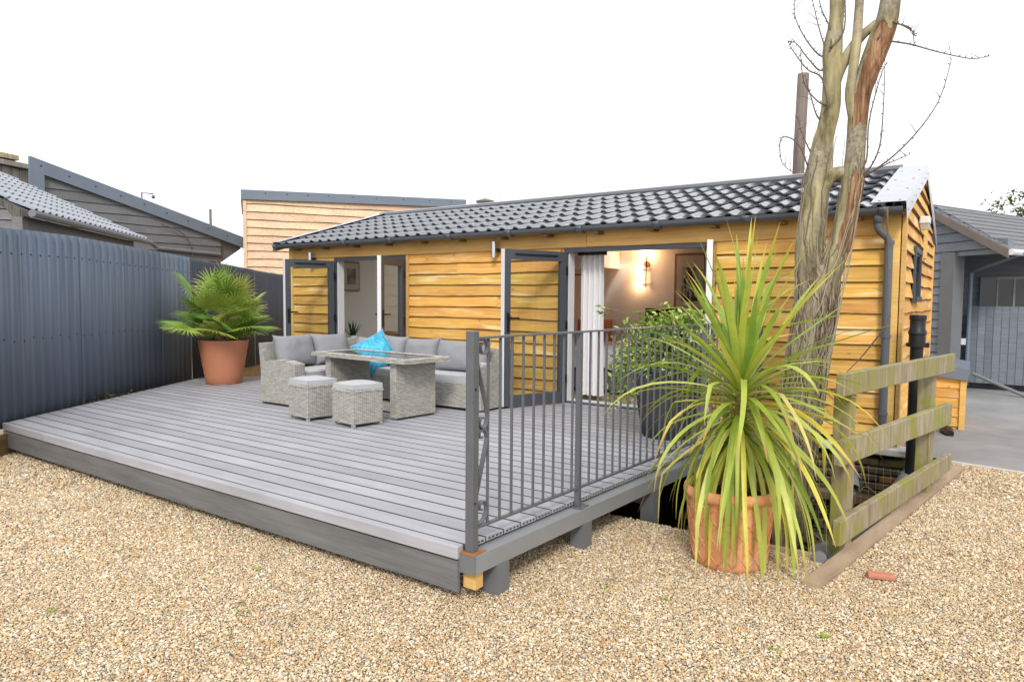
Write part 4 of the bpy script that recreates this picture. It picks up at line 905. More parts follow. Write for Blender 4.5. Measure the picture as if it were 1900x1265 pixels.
q = MB(); a, b = Vector((-7.93,2.675)), Vector((-10.0,5.86)); n = Vector((.84,.54)); q.prism([tuple(a),tuple(b),tuple(b+n*.02),tuple(a+n*.02)], .06,.272); q.build('side_fascia', M['fascia'], dk)
for y in (2.9,3.9,4.9,5.9,6.9): boxo('joist', xl(y)+.12, xr(y)-.06, y, y+.05, .14,.272, M['dark'], dk)
q = MB(); q.prism([(-2.155,2.66),(-2.05,2.66),(-1.765,7.2),(-1.87,7.2)], .168,.262); bm_ = q.build('edge_beam', M['beam'], dk)
boxo('beam_end_cap', -2.158,-2.047, 2.652,2.659, .166,.264, M['beamdark'], dk)
boxo('joist_end', -2.15,-2.07, 2.69,2.75, .075,.167, M['rawwood'], dk)
for x, y in ((-2.08,2.88),(-2.03,3.72),(-1.97,4.65),(-1.9,5.7)):
    boxo('support_post', x-.05,x+.05, y-.05,y+.05, -.9 if y > 4.3 else -.05,.167, M['beamdark'], dk); boxo('joist_hanger', x-.13,x-.051,y-.03,y+.03,.06,.167, M['beamdark'], dk)
for x, y in ((-7.7,2.85),(-6.3,2.85),(-4.9,2.85),(-3.5,2.85)): boxo('support_post', x-.05,x+.05, y-.05,y+.05, -.05,.14, M['beamdark'], dk)

# ---------------------------------------------------------------- railing
ra = thing('metal_railing', 'grey metal railing with scrollwork along the deck edge', 'railing', (-2.105,2.7,.262))
def rp(s, off=0): return (-2.105+.0593*s+off, 2.70+.998*s)
RL = 4.4
for s, hw in ((0,.0245),(1.0,.0165),(2.95,.0165),(RL,.0165)):
    x, y = rp(s); boxo('post', x-hw,x+hw, y-hw,y+hw, .268,1.392 if s == 0 else 1.352, M['railing'], ra, b=.003)
    p = boxo('base_plate', x-.05,x+.05, y-.05,y+.06, .2625,.268, M['rust'] if s == 0 else M['railing'], ra)
def bar(name, s0, s1, z, hw, hh):
    a, b = rp(s0), rp(s1); MB().prism([(a[0]-hw,a[1]),(b[0]-hw,b[1]),(b[0]+hw,b[1]),(a[0]+hw,a[1])], z-hh, z+hh).build(name, M['railing'], ra)
bar('top_rail', .024, RL+.016, 1.356, .022, .005); bar('bottom_rail', .024, 1.0-.017, .382, .012, .006); bar('bottom_rail', 1.017, 2.95-.017, .382, .012, .006); bar('bottom_rail', 2.967, RL-.017, .382, .012, .006)
bb = MB(); bb.cbox(-.0065,.0065,-.0065,.0065,.388,1.351,.0025); bmesh_b = new_mesh('baluster', bb.V, bb.F); bmesh_b.materials.append(M['railing'])
s = .122
while s < RL-.05:
    if min(abs(s-q_) for q_ in (0,1.0,2.95,RL)) > .06: x, y = rp(s); inst('baluster', bmesh_b, (x,y,0), ra)
    s += .1005
def scroll(P):
    pts = [(*rp(s_), z_) for s_, z_ in smooth_pts(P, 5)]
    V = []; hw = .013
    for i, p in enumerate(pts):
        a = Vector(pts[max(i-1,0)]); b = Vector(pts[min(i+1,len(pts)-1)]); t_ = (b-a).normalized(); n = t_.cross(Vector((1,0,0))).normalized()*.0038; w_ = Vector((hw,0,0)); p = Vector(p)
        V += [p-w_-n, p+w_-n, p+w_+n, p-w_+n]
    F = [(4*i+k,4*i+4+k,4*i+4+(k+1)%4,4*i+(k+1)%4) for i in range(len(pts)-1) for k in range(4)]
    return obj('scroll', V, F, M['railing'], ra)
for P in ([(.02,1.325),(.035,1.345),(.065,1.35),(.095,1.34),(.112,1.315),(.108,1.285),(.085,1.272),(.062,1.285),(.056,1.31),(.068,1.328),(.085,1.322)],
          [(.022,1.265),(.05,1.177),(.08,1.083),(.108,.995),(.116,.95),(.105,.905),(.08,.89),(.055,.905),(.05,.93),(.065,.948),(.082,.94)],
          [(.024,.53),(.055,.632),(.085,.731),(.11,.815),(.112,.845),(.088,.882),(.06,.88),(.047,.862),(.055,.843),(.074,.845)],
          [(.02,.40),(.05,.398),(.085,.41),(.108,.44),(.112,.475),(.095,.505),(.068,.508),(.052,.488),(.058,.468),(.075,.468)]): scroll(P)
for z in (.52,1.1): x, y = rp(0); MB().tube([(x+.0245,y-.006,z),(x+.028,y-.006,z)], .006, 8).build('bolt_hole', M['black'], ra)
# ---------------------------------------------------------------- post and rail fence, ground plank, pipes
pf = thing('post_and_rail_fence', 'short mossy timber post and rail fence beside the pit', 'fence', (-.5,5.6,0))
FA, FB_ = Vector((-.70,4.36)), Vector((-.235,6.76)); fu = (FB_-FA).normalized(); fn = Vector((fu.y,-fu.x))
def fbox(name, a0, a1, w0, w1, za, zb, mat, z2=None):
    P = [FA+fu*a+fn*w for a, w in ((a0,w0),(a1,w0),(a1,w1),(a0,w1))]; zo = z2 or (0,0)
    bm = bmesh.new(); vs = [bm.verts.new((p.x,p.y,z)) for z, p in [(za+(0 if i in (0,3) else zo[0]),p) for i, p in enumerate(P)]]+[bm.verts.new((p.x,p.y,zb+(0 if i in (0,3) else zo[1]))) for i, p in enumerate(P)]
    for f in [(0,3,2,1),(4,5,6,7),(0,1,5,4),(1,2,6,5),(2,3,7,6),(3,0,4,7)]: bm.faces.new([vs[i] for i in f])
    bmesh.ops.bevel(bm, geom=bm.edges[:], offset=.005, segments=1, affect='EDGES'); bmesh.ops.subdivide_edges(bm, edges=[e for e in bm.edges if e.calc_length() > .8], cuts=7)
    for v in bm.verts: v.co += Vector((mnoise.noise(v.co*3), mnoise.noise(v.co*3+Vector((5,0,0))), mnoise.noise(v.co*3+Vector((0,9,0)))))*.004
    bm.verts.index_update(); V = [v.co.copy() for v in bm.verts]; F = [[v.index for v in f.verts] for f in bm.faces]; bm.free(); return obj(name, V, F, mat, pf)
fbox('rail', 0,2.46, 0,.048, 1.0,1.135, M['mossy'], (-.02,-.005)); fbox('rail', 0,2.44, 0,.048, .585,.735, M['mossy'], (-.045,-.015)); fbox('rail', .03,2.52, 0,.048, .1,.255, M['mossy'], (.04,.03))
fbox('post', .26,.36, -.105,-.002, -.6,1.02, M['mossy']); fbox('post', 2.02,2.15, -.105,-.002, -.6,1.0, M['mossy'])
q = MB(); q.prism([(-.765,3.93),(-.675,3.915),(-.085,7.62),(-.175,7.64)], -.03,.028); o = q.build('ground_plank', M['plankgnd']); tag(o, 'long pale timber plank lying on the gravel below the rail fence', 'plank')
q = MB(); q.prism([(-1.12,4.38),(-.8,4.4),(-.8,4.43),(-1.12,4.42)], -.06,.02); o = q.build('edging_board', M['plankgnd']); tag(o, 'short broken board at the edge of the pit behind the clay pot', 'board')
o = MB().tube(smooth_pts([(-.42,7.55,.12),(-.52,6.95,-.05),(-.66,6.0,-.18),(-.76,5.2,-.16),(-.80,4.62,-.06)]), .075, 14).build('drain_duct', M['duct'], smooth=True, base=(-.6,6,-.2)); tag(o, 'fat grey drain pipe running down along the rail fence', 'pipe')
q = MB(); P = smooth_pts([(-.83,4.78,-.1),(-.80,4.6,-.05),(-.765,4.42,.0),(-.755,4.34,.025)], 6); q.tube(P, [.036+.005*(i%2) for i in range(len(P))], 12); o = q.build('corrugated_drain', M['beamdark'], base=(-.79,4.5,-.1)); tag(o, 'short ribbed grey drain end poking out beneath the rail fence', 'pipe')
o = MB().tube([(-.98,7.1,-.02),(-.9,6.7,-.12)], [.055,.055], 14, cap=False).build('pipe_stub', M['duct'], smooth=True, base=(-.95,6.9,-.1)); o.modifiers.new('t','SOLIDIFY').thickness = .006; tag(o, 'open grey pipe stub pointing out of the brick wall', 'pipe')
bp = thing('soil_pipe', 'black soil vent pipe with wide collar beside the cabin corner', 'pipe', (-.5,7.05,0))
auto_smooth(MB().tube([(-.48,7.0,-.9),(-.48,7.0,1.2)], .052, 18).build('pipe', M['black'], bp)); auto_smooth(MB().lathe([(.062,1.16),(.085,1.165),(.085,1.195),(.066,1.2),(.066,1.27),(.072,1.275),(.072,1.3),(.062,1.32),(.062,1.40),(.068,1.405),(.068,1.44),(.05,1.445)], -.48,7.0,20).build('collar', M['black'], bp))
boxo('latch', -.43,-.385,6.97,7.02,1.16,1.2, M['black'], bp); boxo('sticker', -.432,-.428,6.975,6.995,.56,.68, M['whitepvc'], bp)
bx = thing('clad_box', 'small boarded timber box with sloping grey lid at the cabin end', 'box', (-.4,10.5,0))
z = .03
while z < .58: plank('board', (-.615,10.0), (1,0), (0,.41), (0,.41), z, z+.14, (0,-1), M['clad'], bx, wav=.003, tb=.02); z += .118
boxo('core', -.61,-.16,10.003,11.3,.0,.62, M['clad'], bx); boxo('corner_board', -.205,-.145,9.96,9.999,.0,.62, M['clad_top'], bx)
q = MB(); q.hexa([(-.61,9.93,.66),(-.13,9.93,.61),(-.13,11.35,.61),(-.61,11.35,.66),(-.61,9.93,.82),(-.13,9.93,.75),(-.13,11.35,.75),(-.61,11.35,.82)]); q.build('lid', M['anth2'], bx)
o = MB().tube([(-.35,9.7,.04),(-.3,9.55,.04),(-.27,9.4,.03)], [.05,.06,.04], 10).build('tap_cover', M['black'], base=(-.3,9.5,0)); tag(o, 'small black pipe fitting on the ground by the boarded box', 'pipe fitting')

# ---------------------------------------------------------------- rattan furniture
def cushion(name, size, mat, label, cat, loc, rot, group=None, puff=1.0, seed=0, pinch=.11, parent=None, n=14):
    """soft cushion: w (local x), h (local z), t (local y thickness), corners pulled to points"""
    w_, h_, t_ = size; V = []; F = []
    for side in (-1,1):
        for j in range(n+1):
            for i in range(n+1):
                u = 2*i/n-1; v = 2*j/n-1; r = (max(0,1-abs(u)**3.2)*max(0,1-abs(v)**3.2))**.5
                ed = 1-pinch*(1-(abs(u)**4))*abs(v)**6; ed2 = 1-pinch*(1-(abs(v)**4))*abs(u)**6
                x = u*w_/2*ed2; z = v*h_/2*ed; wr = .012*mnoise.noise((u*2.3+seed,v*2.3,seed*1.7))*r+.006*mnoise.noise((u*6+seed,v*6,seed))
                V.append((x, side*(t_/2*r*puff+.004)+wr, z))
    k = (n+1)**2
    for s_ in (0,1):
        for j in range(n):
            for i in range(n):
                a = s_*k+j*(n+1)+i; f = (a,a+1,a+n+2,a+n+1); F.append(f if s_ == 0 else f[::-1])
    ring = [i for i in range(n+1)]+[j*(n+1)+n for j in range(1,n+1)]+[n*(n+1)+i for i in range(n-1,-1,-1)]+[j*(n+1) for j in range(n-1,0,-1)]
    for a, b in zip(ring, ring[1:]+ring[:1]): F.append((b,a,a+k,b+k))
    m = new_mesh(name, V, F, True); m.materials.append(mat); o = bpy.data.objects.new(name, m); o.location = loc; o.rotation_euler = rot; C.objects.link(o)
    if label: tag(o, label, cat, group)
    return o
def seat_pad(name, x0,x1,y0,y1,z0,z1, label, cat, parent=None, rot=0, ctr=None, group=None):
    """boxed seat cushion with rounded edges, slightly domed"""
    bm = bmesh.new(); q = MB().box(x0,x1,y0,y1,z0,z1); vs = [bm.verts.new(v) for v in q.V]
    for f in q.F: bm.faces.new([vs[i] for i in f])
    bmesh.ops.subdivide_edges(bm, edges=bm.edges[:], cuts=5, use_grid_fill=True)
    cx, cy = (x0+x1)/2, (y0+y1)/2
    for v in bm.verts:
        u = (v.co.x-cx)/(x1-x0)*2; w_ = (v.co.y-cy)/(y1-y0)*2; d = (1-u**4)*(1-w_**4)
        if v.co.z > (z0+z1)/2: v.co.z += .012*d-.010*(1-d)
        v.co += Vector((mnoise.noise(v.co*6), mnoise.noise(v.co*6+Vector((3,0,0))), mnoise.noise(v.co*5+Vector((0,4,0)))))*.006
    bm.verts.index_update(); V = [tuple(v.co) for v in bm.verts]; F = [[v.index for v in f.verts] for f in bm.faces]; bm.free()
    q = MB().add(V, F)
    if rot: q.rot(rot, *ctr)
    o = q.build(name, M['fabric_seat'], parent, smooth=True, base=None if parent else (cx,cy,z0)); o.data.set_sharp_from_angle(angle=rad(55))
    if label: tag(o, label, cat, group)
    return o
sf = thing('corner_sofa', 'grey woven rattan corner sofa on the deck', 'sofa', (-6,5.8,.3))
def arch_panel(name, axis, a0, a1, b0, b1, z0, z1, rise, par):
    """rattan arm: upright panel whose top is gently arched"""
    V = []; k = 10
    for i in range(k+1):
        f = i/k; a = a0+(a1-a0)*f; zt = z1-rise*(2*f-1)**2
        for b, z in ((b0,z0),(b0,zt),(b1,zt),(b1,z0)): V.append((a,b,z) if axis == 'x' else (b,a,z))
    F = [(4*i+j,4*i+4+j,4*i+4+(j+1)%4,4*i+(j+1)%4) for i in range(k) for j in range(4)]+[(0,1,2,3),(4*k+3,4*k+2,4*k+1,4*k)]
    return obj(name, V, F, M['rattan'], par)
arch_panel('arm', 'x', -7.03,-6.40, 4.94,5.08, .325,.83, .035, sf)
arch_panel('arm', 'y', 5.95,6.50, -4.66,-4.52, .325,.84, .035, sf)
boxo('seat_base', -7.0,-6.42, 5.082,5.94, .335,.605, M['rattan'], sf); boxo('seat_base', -7.0,-4.662, 5.942,6.42, .335,.605, M['rattan'], sf)
q = MB(); q.hexa([(-7.08,5.0,.34),(-7.002,5.0,.34),(-7.002,6.5,.34),(-7.08,6.5,.34),(-7.15,5.0,1.01),(-7.07,5.0,1.01),(-7.07,6.5,1.01),(-7.15,6.5,1.01)]); q.build('backrest', M['rattan'], sf)
q = MB(); q.hexa([(-7.0,6.422,.34),(-4.56,6.422,.34),(-4.56,6.5,.34),(-7.0,6.5,.34),(-7.06,6.46,1.0),(-4.48,6.46,.97),(-4.48,6.535,.97),(-7.06,6.535,1.0)]); q.build('backrest', M['rattan'], sf)
for x, y in ((-7.0,4.97),(-6.44,4.97),(-4.55,5.99),(-4.55,6.46),(-6.46,5.5),(-7.0,6.45),(-5.3,5.97),(-6.4,5.97)): boxo('foot', x-.02,x+.02,y-.02,y+.02,.3,.336, M['beamdark'], sf)
seat_pad('seat_cushion', -6.98,-6.42, 5.1,5.93, .607,.70, 'grey seat cushion on the left wing of the corner sofa', 'cushion')
seat_pad('seat_cushion', -6.97,-5.85, 5.945,6.40, .607,.70, 'grey seat cushion in the corner of the sofa below teal cushion', 'cushion')
seat_pad('seat_cushion', -5.84,-4.675, 5.945,6.40, .607,.70, 'grey seat cushion on the railing side of the corner sofa', 'cushion')
G = 'grey back cushions'
cushion('back_cushion', (.62,.42,.2), M['fabric'], 'large grey back cushion leaning at the sofa end nearest the palm', 'cushion', (-6.94,5.36,.905), (rad(-14),0,rad(97)), G, 1.15, 1)
cushion('back_cushion', (.55,.42,.2), M['fabric'], 'grey back cushion second along from the palm end of the sofa', 'cushion', (-6.93,5.9,.90), (rad(-14),0,rad(84)), G, 1.15, 2)
cushion('back_cushion', (.5,.38,.18), M['fabric'], 'grey back cushion tucked in the sofa corner beneath the potted agave', 'cushion', (-6.60,6.31,.87), (rad(-12),0,rad(8)), G, 1.1, 3)
cushion('back_cushion', (.5,.42,.2), M['fabric'], 'grey back cushion just behind the teal cushion', 'cushion', (-6.17,6.26,.89), (rad(-14),rad(2),rad(-3)), G, 1.15, 4)
cushion('back_cushion', (.56,.40,.2), M['fabric'], 'grey back cushion between teal cushion and railing post', 'cushion', (-5.66,6.26,.885), (rad(-14),rad(-2),0), G, 1.15, 5)
cushion('back_cushion', (.78,.40,.21), M['fabric'], 'wide grey back cushion seen through the railing scrollwork', 'cushion', (-5.02,6.25,.88), (rad(-14),0,rad(3)), G, 1.15, 6)
cushion('throw_cushion', (.47,.47,.15), M['teal'], 'bright teal velvet cushion standing on its corner', 'cushion', (-6.23,6.02,.875), (rad(-34),rad(55),rad(12)), None, 1.0, 9, .1)
tb = thing('dining_table', 'grey rattan dining table with dark glass top', 'table', (-5.5,5.37,.3)); TR = rad(-6); TC = (-5.5,5.37)
def tpart(name, mat, *boxes, b=0):
    q = MB()
    for x in boxes: (q.cbox(*x, b) if b else q.box(*x))
    return q.rot(TR, *TC).build(name, mat, tb)
tpart('table_top', M['rattan'], (-6.32,-4.68,5.04,5.14,.897,.938),(-6.32,-4.68,5.6,5.70,.897,.938),(-6.32,-6.21,5.141,5.599,.897,.938),(-4.79,-4.68,5.141,5.599,.897,.938))
tpart('glass_top', M['tableglass'], (-6.208,-4.792,5.142,5.598,.915,.933))
tpart('leg_panel', M['rattan'], (-4.98,-4.88,5.1,5.64,.325,.896)); tpart('leg_panel', M['rattan'], (-6.12,-6.02,5.1,5.64,.325,.896))
tpart('stretcher', M['rattan'], (-6.018,-4.982,5.33,5.41,.33,.42))
for x in (-4.93,-6.07):
    for y in (5.12,5.62): tpart('foot', M['beamdark'], (x-.03,x+.03,y-.015,y+.015,.3,.326))
for k, (cx, cy, lab, rz) in enumerate(((-5.745,4.66,'rattan footstool with grey pad farther from the railing',-7),(-5.105,4.69,'rattan footstool with grey pad nearer the railing',-8))):
    t = thing('footstool', lab, 'stool', (cx,cy,.3), 'rattan footstools'); hw = .178
    q = MB().cbox(cx-hw,cx+hw,cy-hw,cy+hw,.33,.655,.008).rot(rad(rz),cx,cy); q.build('body', M['rattan'], t)
    q = MB().cbox(cx-hw-.006,cx+hw+.006,cy-hw-.006,cy+hw+.006,.637,.662,.006).rot(rad(rz),cx,cy); q.build('rim', M['rattan'], t)
    seat_pad('pad', cx-hw+.004,cx+hw-.004,cy-hw+.004,cy+hw-.004,.666,.725, None, None, t, rad(rz), (cx,cy))
    for sx in (-1,1):
        for sy in (-1,1): MB().box(cx+sx*.16-.015,cx+sx*.16+.015,cy+sy*.16-.015,cy+sy*.16+.015,.3,.331).rot(rad(rz),cx,cy).build('foot', M['rattan'], t)

# ---------------------------------------------------------------- plants
def setalong(o, vals):
    a = o.data.attributes.new('along', 'FLOAT', 'POINT'); a.data.foreach_set('value', vals)
def strap(name, p, az, el, L, bend, wd, mat, parent, seg=10, pw=1.3, twist=0.0, zmin=None, side=0.0):
    """one strap leaf: starts at p, azimuth az, elevation el, bends down along its length"""
    pts = []; pos = Vector(p); dl = L/seg; kk = random.random(); kf = random.uniform(.35,.75); ka = rad(random.uniform(20,55)) if kk < .22 else 0; wv = random.uniform(-.12,.12); wp = random.uniform(0,6)
    for i in range(seg+1):
        pts.append(pos.copy()); f = (i+.5)/seg; e = el-bend*f**pw-(ka if f > kf else 0)+.06*math.sin(7*f+wp); e = max(e, rad(-88)); a = az+side*f+wv*math.sin(5*f+wp)
        pos = pos+Vector((math.cos(a)*math.cos(e), math.sin(a)*math.cos(e), math.sin(e)))*dl
        if zmin is not None and pos.z < zmin: pos.z = zmin+random.uniform(0,.01)
    V = []; al = []
    for i, q in enumerate(pts):
        f = i/seg; t_ = (pts[min(i+1,seg)]-pts[max(i-1,0)]).normalized(); s_ = t_.cross(Vector((0,0,1)))
        s_ = s_.normalized() if s_.length > 1e-4 else Vector((-math.sin(az),math.cos(az),0))
        if twist: s_ = Matrix.Rotation(twist*f, 3, t_) @ s_
        n_ = s_.cross(t_); w_ = wd*(.55+.45*min(1,f*4))*(1-f**3.2)+.0008
        V += [q-s_*w_+n_*w_*.25, q-n_*w_*.12, q+s_*w_+n_*w_*.25]; al += [f,f,f]
    o = obj(name, V, [(3*i+j,3*i+j+1,3*i+j+4,3*i+j+3) for i in range(seg) for j in range(2)], mat, parent, smooth=True); setalong(o, al); return o
cp = thing('potted_cordyline', 'tall spiky yellow-green cordyline in basketweave terracotta pot on gravel', 'potted plant', (-1.2,4.05,0))
PC = (-1.205,4.05)
prof = [(.185,-.01),(.205,.0),(.213,.03),(.222,.1),(.232,.2),(.243,.3),(.25,.37),(.252,.395),(.268,.405),(.272,.43),(.265,.455),(.25,.462),(.235,.455),(.228,.42),(.225,.36)]
pot = MB().lathe(prof, *PC, 48, (True,False)).build('pot', M['clay'], cp, smooth=True)
def pr_(z): 
    for (r0,z0),(r1,z1) in zip(prof[1:7], prof[2:8]):
        if z0 <= z <= z1: return r0+(r1-r0)*(z-z0)/(z1-z0)
    return .25
for sgn in (1,-1):
    for k in range(16):
        q = MB(); pts = []
        for i in range(13):
            z = .03+.35*i/12; a = 2*math.pi*k/16+sgn*1.15*(i/12); r = pr_(z)+.001; pts.append((PC[0]+r*math.cos(a),PC[1]+r*math.sin(a),z))
        q.tube(pts, .0042, 5); q.build('basketweave_rib', M['clay'], pot, smooth=True)
MB().lathe([(.001,.41),(.1,.405),(.228,.395)], *PC, 20, (False,False)).build('soil', M['soil'], cp)
ST = [(-1.205,4.05,.40),(-1.2,4.06,.6),(-1.175,4.07,.8),(-1.165,4.07,1.0),(-1.165,4.07,1.12)]
MB().tube(smooth_pts(ST,3), [.04-.0015*i for i in range(13)], 12, jit=.12).build('stem', M['cordstem'], cp, smooth=True)
random.seed(21); CT = Vector((-1.165,4.07,1.1))
for k in range(64):                                   # upright young leaves
    f = k/64; az = k*2.39996+random.uniform(-.2,.2); el = rad(86-56*f+random.uniform(-9,9)); L = random.uniform(.68,.97)*(1-.06*f)
    strap('leaf', CT+Vector((math.cos(az),math.sin(az),0))*.02+Vector((0,0,.02-.1*f)), az, el, L, rad(random.uniform(0,20)+24*f), random.uniform(.015,.022), M['cordup'], cp, 8, 1.6, random.uniform(-.5,.5))
for k in range(62):                                   # arching
    f = k/62; az = k*2.39996+random.uniform(-.3,.3); el = rad(36-30*f+random.uniform(-8,8)); L = random.uniform(.62,.92)
    strap('leaf', CT+Vector((math.cos(az),math.sin(az),0))*.03+Vector((0,0,-.08-.14*f)), az, el, L, rad(random.uniform(45,100)), random.uniform(.014,.021), M['cord'], cp, 9, 1.1, random.uniform(-.7,.7), .03, random.uniform(-.25,.25))
for k in range(92):                                   # old leaves hanging down over the pot
    f = k/92; az = k*2.39996+random.uniform(-.3,.3); el = rad(10-35*f+random.uniform(-10,12)); L = random.uniform(.7,1.02)
    strap('leaf', CT+Vector((math.cos(az),math.sin(az),0))*.035+Vector((0,0,-.2-.2*f)), az, el, L, rad(random.uniform(70,105)), random.uniform(.012,.019), M['cord'], cp, 10, .5, random.uniform(-.9,.9), .02, random.uniform(-.3,.3))
# fan palm
pp = thing('potted_fan_palm', 'bushy fan palm in tall tapered terracotta planter by the fence', 'potted plant', (-9.12,5.79,.3)); PX, PY = -9.12, 5.79
o = MB().lathe([(.235,.3),(.24,.305),(.262,.42),(.29,.58),(.318,.75),(.34,.885),(.348,.92),(.348,.935),(.335,.937),(.325,.91),(.31,.86)], PX, PY, 48, (True,False)).build('pot', M['terr'], pp); auto_smooth(o, 50)
MB().lathe([(.001,.93),(.12,.92),(.318,.90)], PX, PY, 20, (False,False)).build('soil', M['soil'], pp)
MB().tube([(PX,PY,.9),(PX+.01,PY,1.05),(PX-.01,PY,1.22),(PX,PY,1.38)], [.1,.11,.1,.07], 14, jit=.16).build('trunk', M['palmfibre'], pp)
q = MB()
for k in range(220):
    a = random.uniform(0,6.3); z = random.uniform(.93,1.38); r = .09; p = Vector((PX+r*math.cos(a),PY+r*math.sin(a),z)); d = Vector((math.cos(a),math.sin(a),random.uniform(.2,1.4))).normalized(); s_ = Vector((-math.sin(a),math.cos(a),0))*.004; L = random.uniform(.05,.14)
    q.add([p-s_,p+s_,p+d*L], [(0,1,2)])
o = q.build('trunk_fibres', M['palmfibre'], pp); o['kind'] = 'stuff'
def frond(base, az, el, pl, R, seed):
    rnd = random.Random(seed); d = Vector((math.cos(az)*math.cos(el), math.sin(az)*math.cos(el), math.sin(el))); hub = base+d*pl+Vector((0,0,-.05*pl))
    V = []; F = []; al = []
    def add(vs, fs, a): n = len(V); V.extend(vs); F.extend(tuple(i+n for i in f) for f in fs); al.extend(a)
    side = d.cross(Vector((0,0,1))); side = side.normalized() if side.length > 1e-3 else Vector((1,0,0)); nrm = side.cross(d).normalized()
    tilt = rnd.uniform(-.4,.4); side = Matrix.Rotation(tilt,3,d) @ side; nrm = side.cross(d).normalized()
    w_ = .006; mid = base.lerp(hub,.5)+Vector((0,0,.015)); add([base-side*w_*1.5,base+side*w_*1.5,mid-side*w_,mid+side*w_,hub-side*w_,hub+side*w_], [(0,1,3,2),(2,3,5,4)], [.2]*6)
    n = 23
    for k in range(n):
        th = rad(-118+236*k/(n-1)+rnd.uniform(-2,2)); dd = (d*math.cos(th)+side*math.sin(th)+nrm*.16*math.cos(th*1.3)).normalized(); L = R*(1-.28*abs(th/2.06)**2)*rnd.uniform(.88,1.08); s_ = dd.cross(nrm).normalized()
        p0 = hub; dr = Vector((0,0,-1)); pts = [p0, p0+dd*L*.33+dr*L*.005, p0+dd*L*.68+dr*L*.035, p0+dd*L+dr*L*.12]; ws = [.003,.0125,.0095,.0008]
        vs = []
        for p_, w2 in zip(pts, ws): vs += [p_-s_*w2-nrm*w2*.5, p_+nrm*w2*.3, p_+s_*w2-nrm*w2*.5]
        add(vs, [(3*i+j,3*i+j+1,3*i+j+4,3*i+j+3) for i in range(3) for j in range(2)], [a for a in (.1,.4,.72,1.0) for _ in range(3)])
    o = obj('frond', V, F, M['palm'], pp, smooth=True); setalong(o, al)
random.seed(5)
for k in range(40):
    f = (k/40)**.68; az = k*2.39996+random.uniform(-.25,.25); el = rad(82-97*f+random.uniform(-10,10)); z = 1.38-.24*f
    frond(Vector((PX+.06*math.cos(az),PY+.06*math.sin(az),z)), az, el, random.uniform(.26,.52)*(.8 if f < .3 else 1), random.uniform(.33,.42), k)
for k in range(13):
    az = k*2.39996; frond(Vector((PX+.05*math.cos(az),PY+.05*math.sin(az),1.0+.1*random.random())), az, rad(random.uniform(2,30)), random.uniform(.1,.26), random.uniform(.27,.34), 100+k)
# leafy shrub in charcoal planter
sp = thing('potted_shrub', 'leafy trailing shrub in ribbed charcoal planter behind the railing', 'potted plant', (-2.38,5.98,.3)); SX, SY = -2.38, 5.98
pot = MB().lathe([(.2,.3),(.215,.31),(.25,.5),(.29,.72),(.315,.9),(.325,.96),(.31,.965),(.295,.93)], SX, SY, 40, (True,False)).build('pot', M['darkpot'], sp, smooth=True)
for k in range(30):
    a = 2*math.pi*k/30; MB().tube([(SX+r*math.cos(a),SY+r*math.sin(a),z) for r, z in ((.217,.32),(.25,.5),(.29,.72),(.317,.92))], .008, 6).build('rib', M['darkpot'], pot, smooth=True)
MB().lathe([(.001,.93),(.295,.92)], SX, SY, 20, (False,False)).build('soil', M['soil'], sp)
def leafcloud(name, pts, size, mat, parent, rnd, asp=.5, base=None, shade=None):
    V = []; F = []; al = []
    for p in pts:
        p = Vector(p); d = Vector((rnd.gauss(0,1),rnd.gauss(0,1),rnd.gauss(0,.7)-.2)).normalized(); s_ = d.cross(Vector((rnd.gauss(0,.5),rnd.gauss(0,.5),1))).normalized(); L = size*rnd.uniform(.6,1.3); n_ = s_.cross(d); n = len(V)
        V += [p, p+d*L*.5-s_*L*asp*.5+n_*L*.07, p+d*L, p+d*L*.5+s_*L*asp*.5+n_*L*.07]; F += [(n,n+1,n+2),(n,n+2,n+3)]; v = rnd.random(); al += [v]*4
    o = obj(name, V, F, mat, parent, base=base); setalong(o, al); return o
rnd = random.Random(3); pts = []; stems = MB()
for k in range(120):
    a = rnd.uniform(0,6.28); el = rnd.uniform(.1,1.5); L = rnd.uniform(.3,.58); d = Vector((math.cos(a)*math.cos(el),math.sin(a)*math.cos(el),math.sin(el))); p0 = Vector((SX+.1*math.cos(a),SY+.1*math.sin(a),.93)); mid = p0+d*L*.6+Vector((0,0,.08)); end = p0+d*L+Vector((0,0,-.12 if el < .7 else -.02))
    P = smooth_pts([tuple(p0),tuple(mid),tuple(end)],4); stems.tube(P, .003, 4, False)
    for q_ in range(34): f = rnd.uniform(.2,1); c_ = Vector(P[min(8,int(f*8))]); pts.append(c_+Vector((rnd.gauss(0,.045),rnd.gauss(0,.045),rnd.gauss(0,.045))))
for k in range(14):                                    # trailing strands over the rim toward the doors
    a = rnd.uniform(2.4,4.6); p0 = Vector((SX+.3*math.cos(a),SY+.3*math.sin(a),.97)); r2 = rnd.uniform(.36,.52); dn = rnd.uniform(.2,.55)
    P = smooth_pts([tuple(p0),(SX+r2*math.cos(a),SY+r2*math.sin(a),1.02),(SX+(r2+.04)*math.cos(a),SY+(r2+.04)*math.sin(a),.97-dn)],5); stems.tube(P, .0025, 4, False)
    for q_ in range(34): c_ = Vector(P[rnd.randrange(len(P))]); pts.append(c_+Vector((rnd.gauss(0,.03),rnd.gauss(0,.03),rnd.gauss(0,.03))))
P = smooth_pts([(SX-.1,SY-.05,1.1),(SX-.4,SY-.1,1.42),(SX-.62,SY-.1,1.47)],4); stems.tube(P, .003, 4, False)
for q_ in range(14): pts.append(Vector(P[-1])+Vector((rnd.gauss(0,.03),rnd.gauss(0,.03),rnd.gauss(0,.04))))
stems.build('stems', M['twig'], sp); leafcloud('foliage', pts, .062, M['shrub'], sp, rnd, .5)['kind'] = 'stuff'

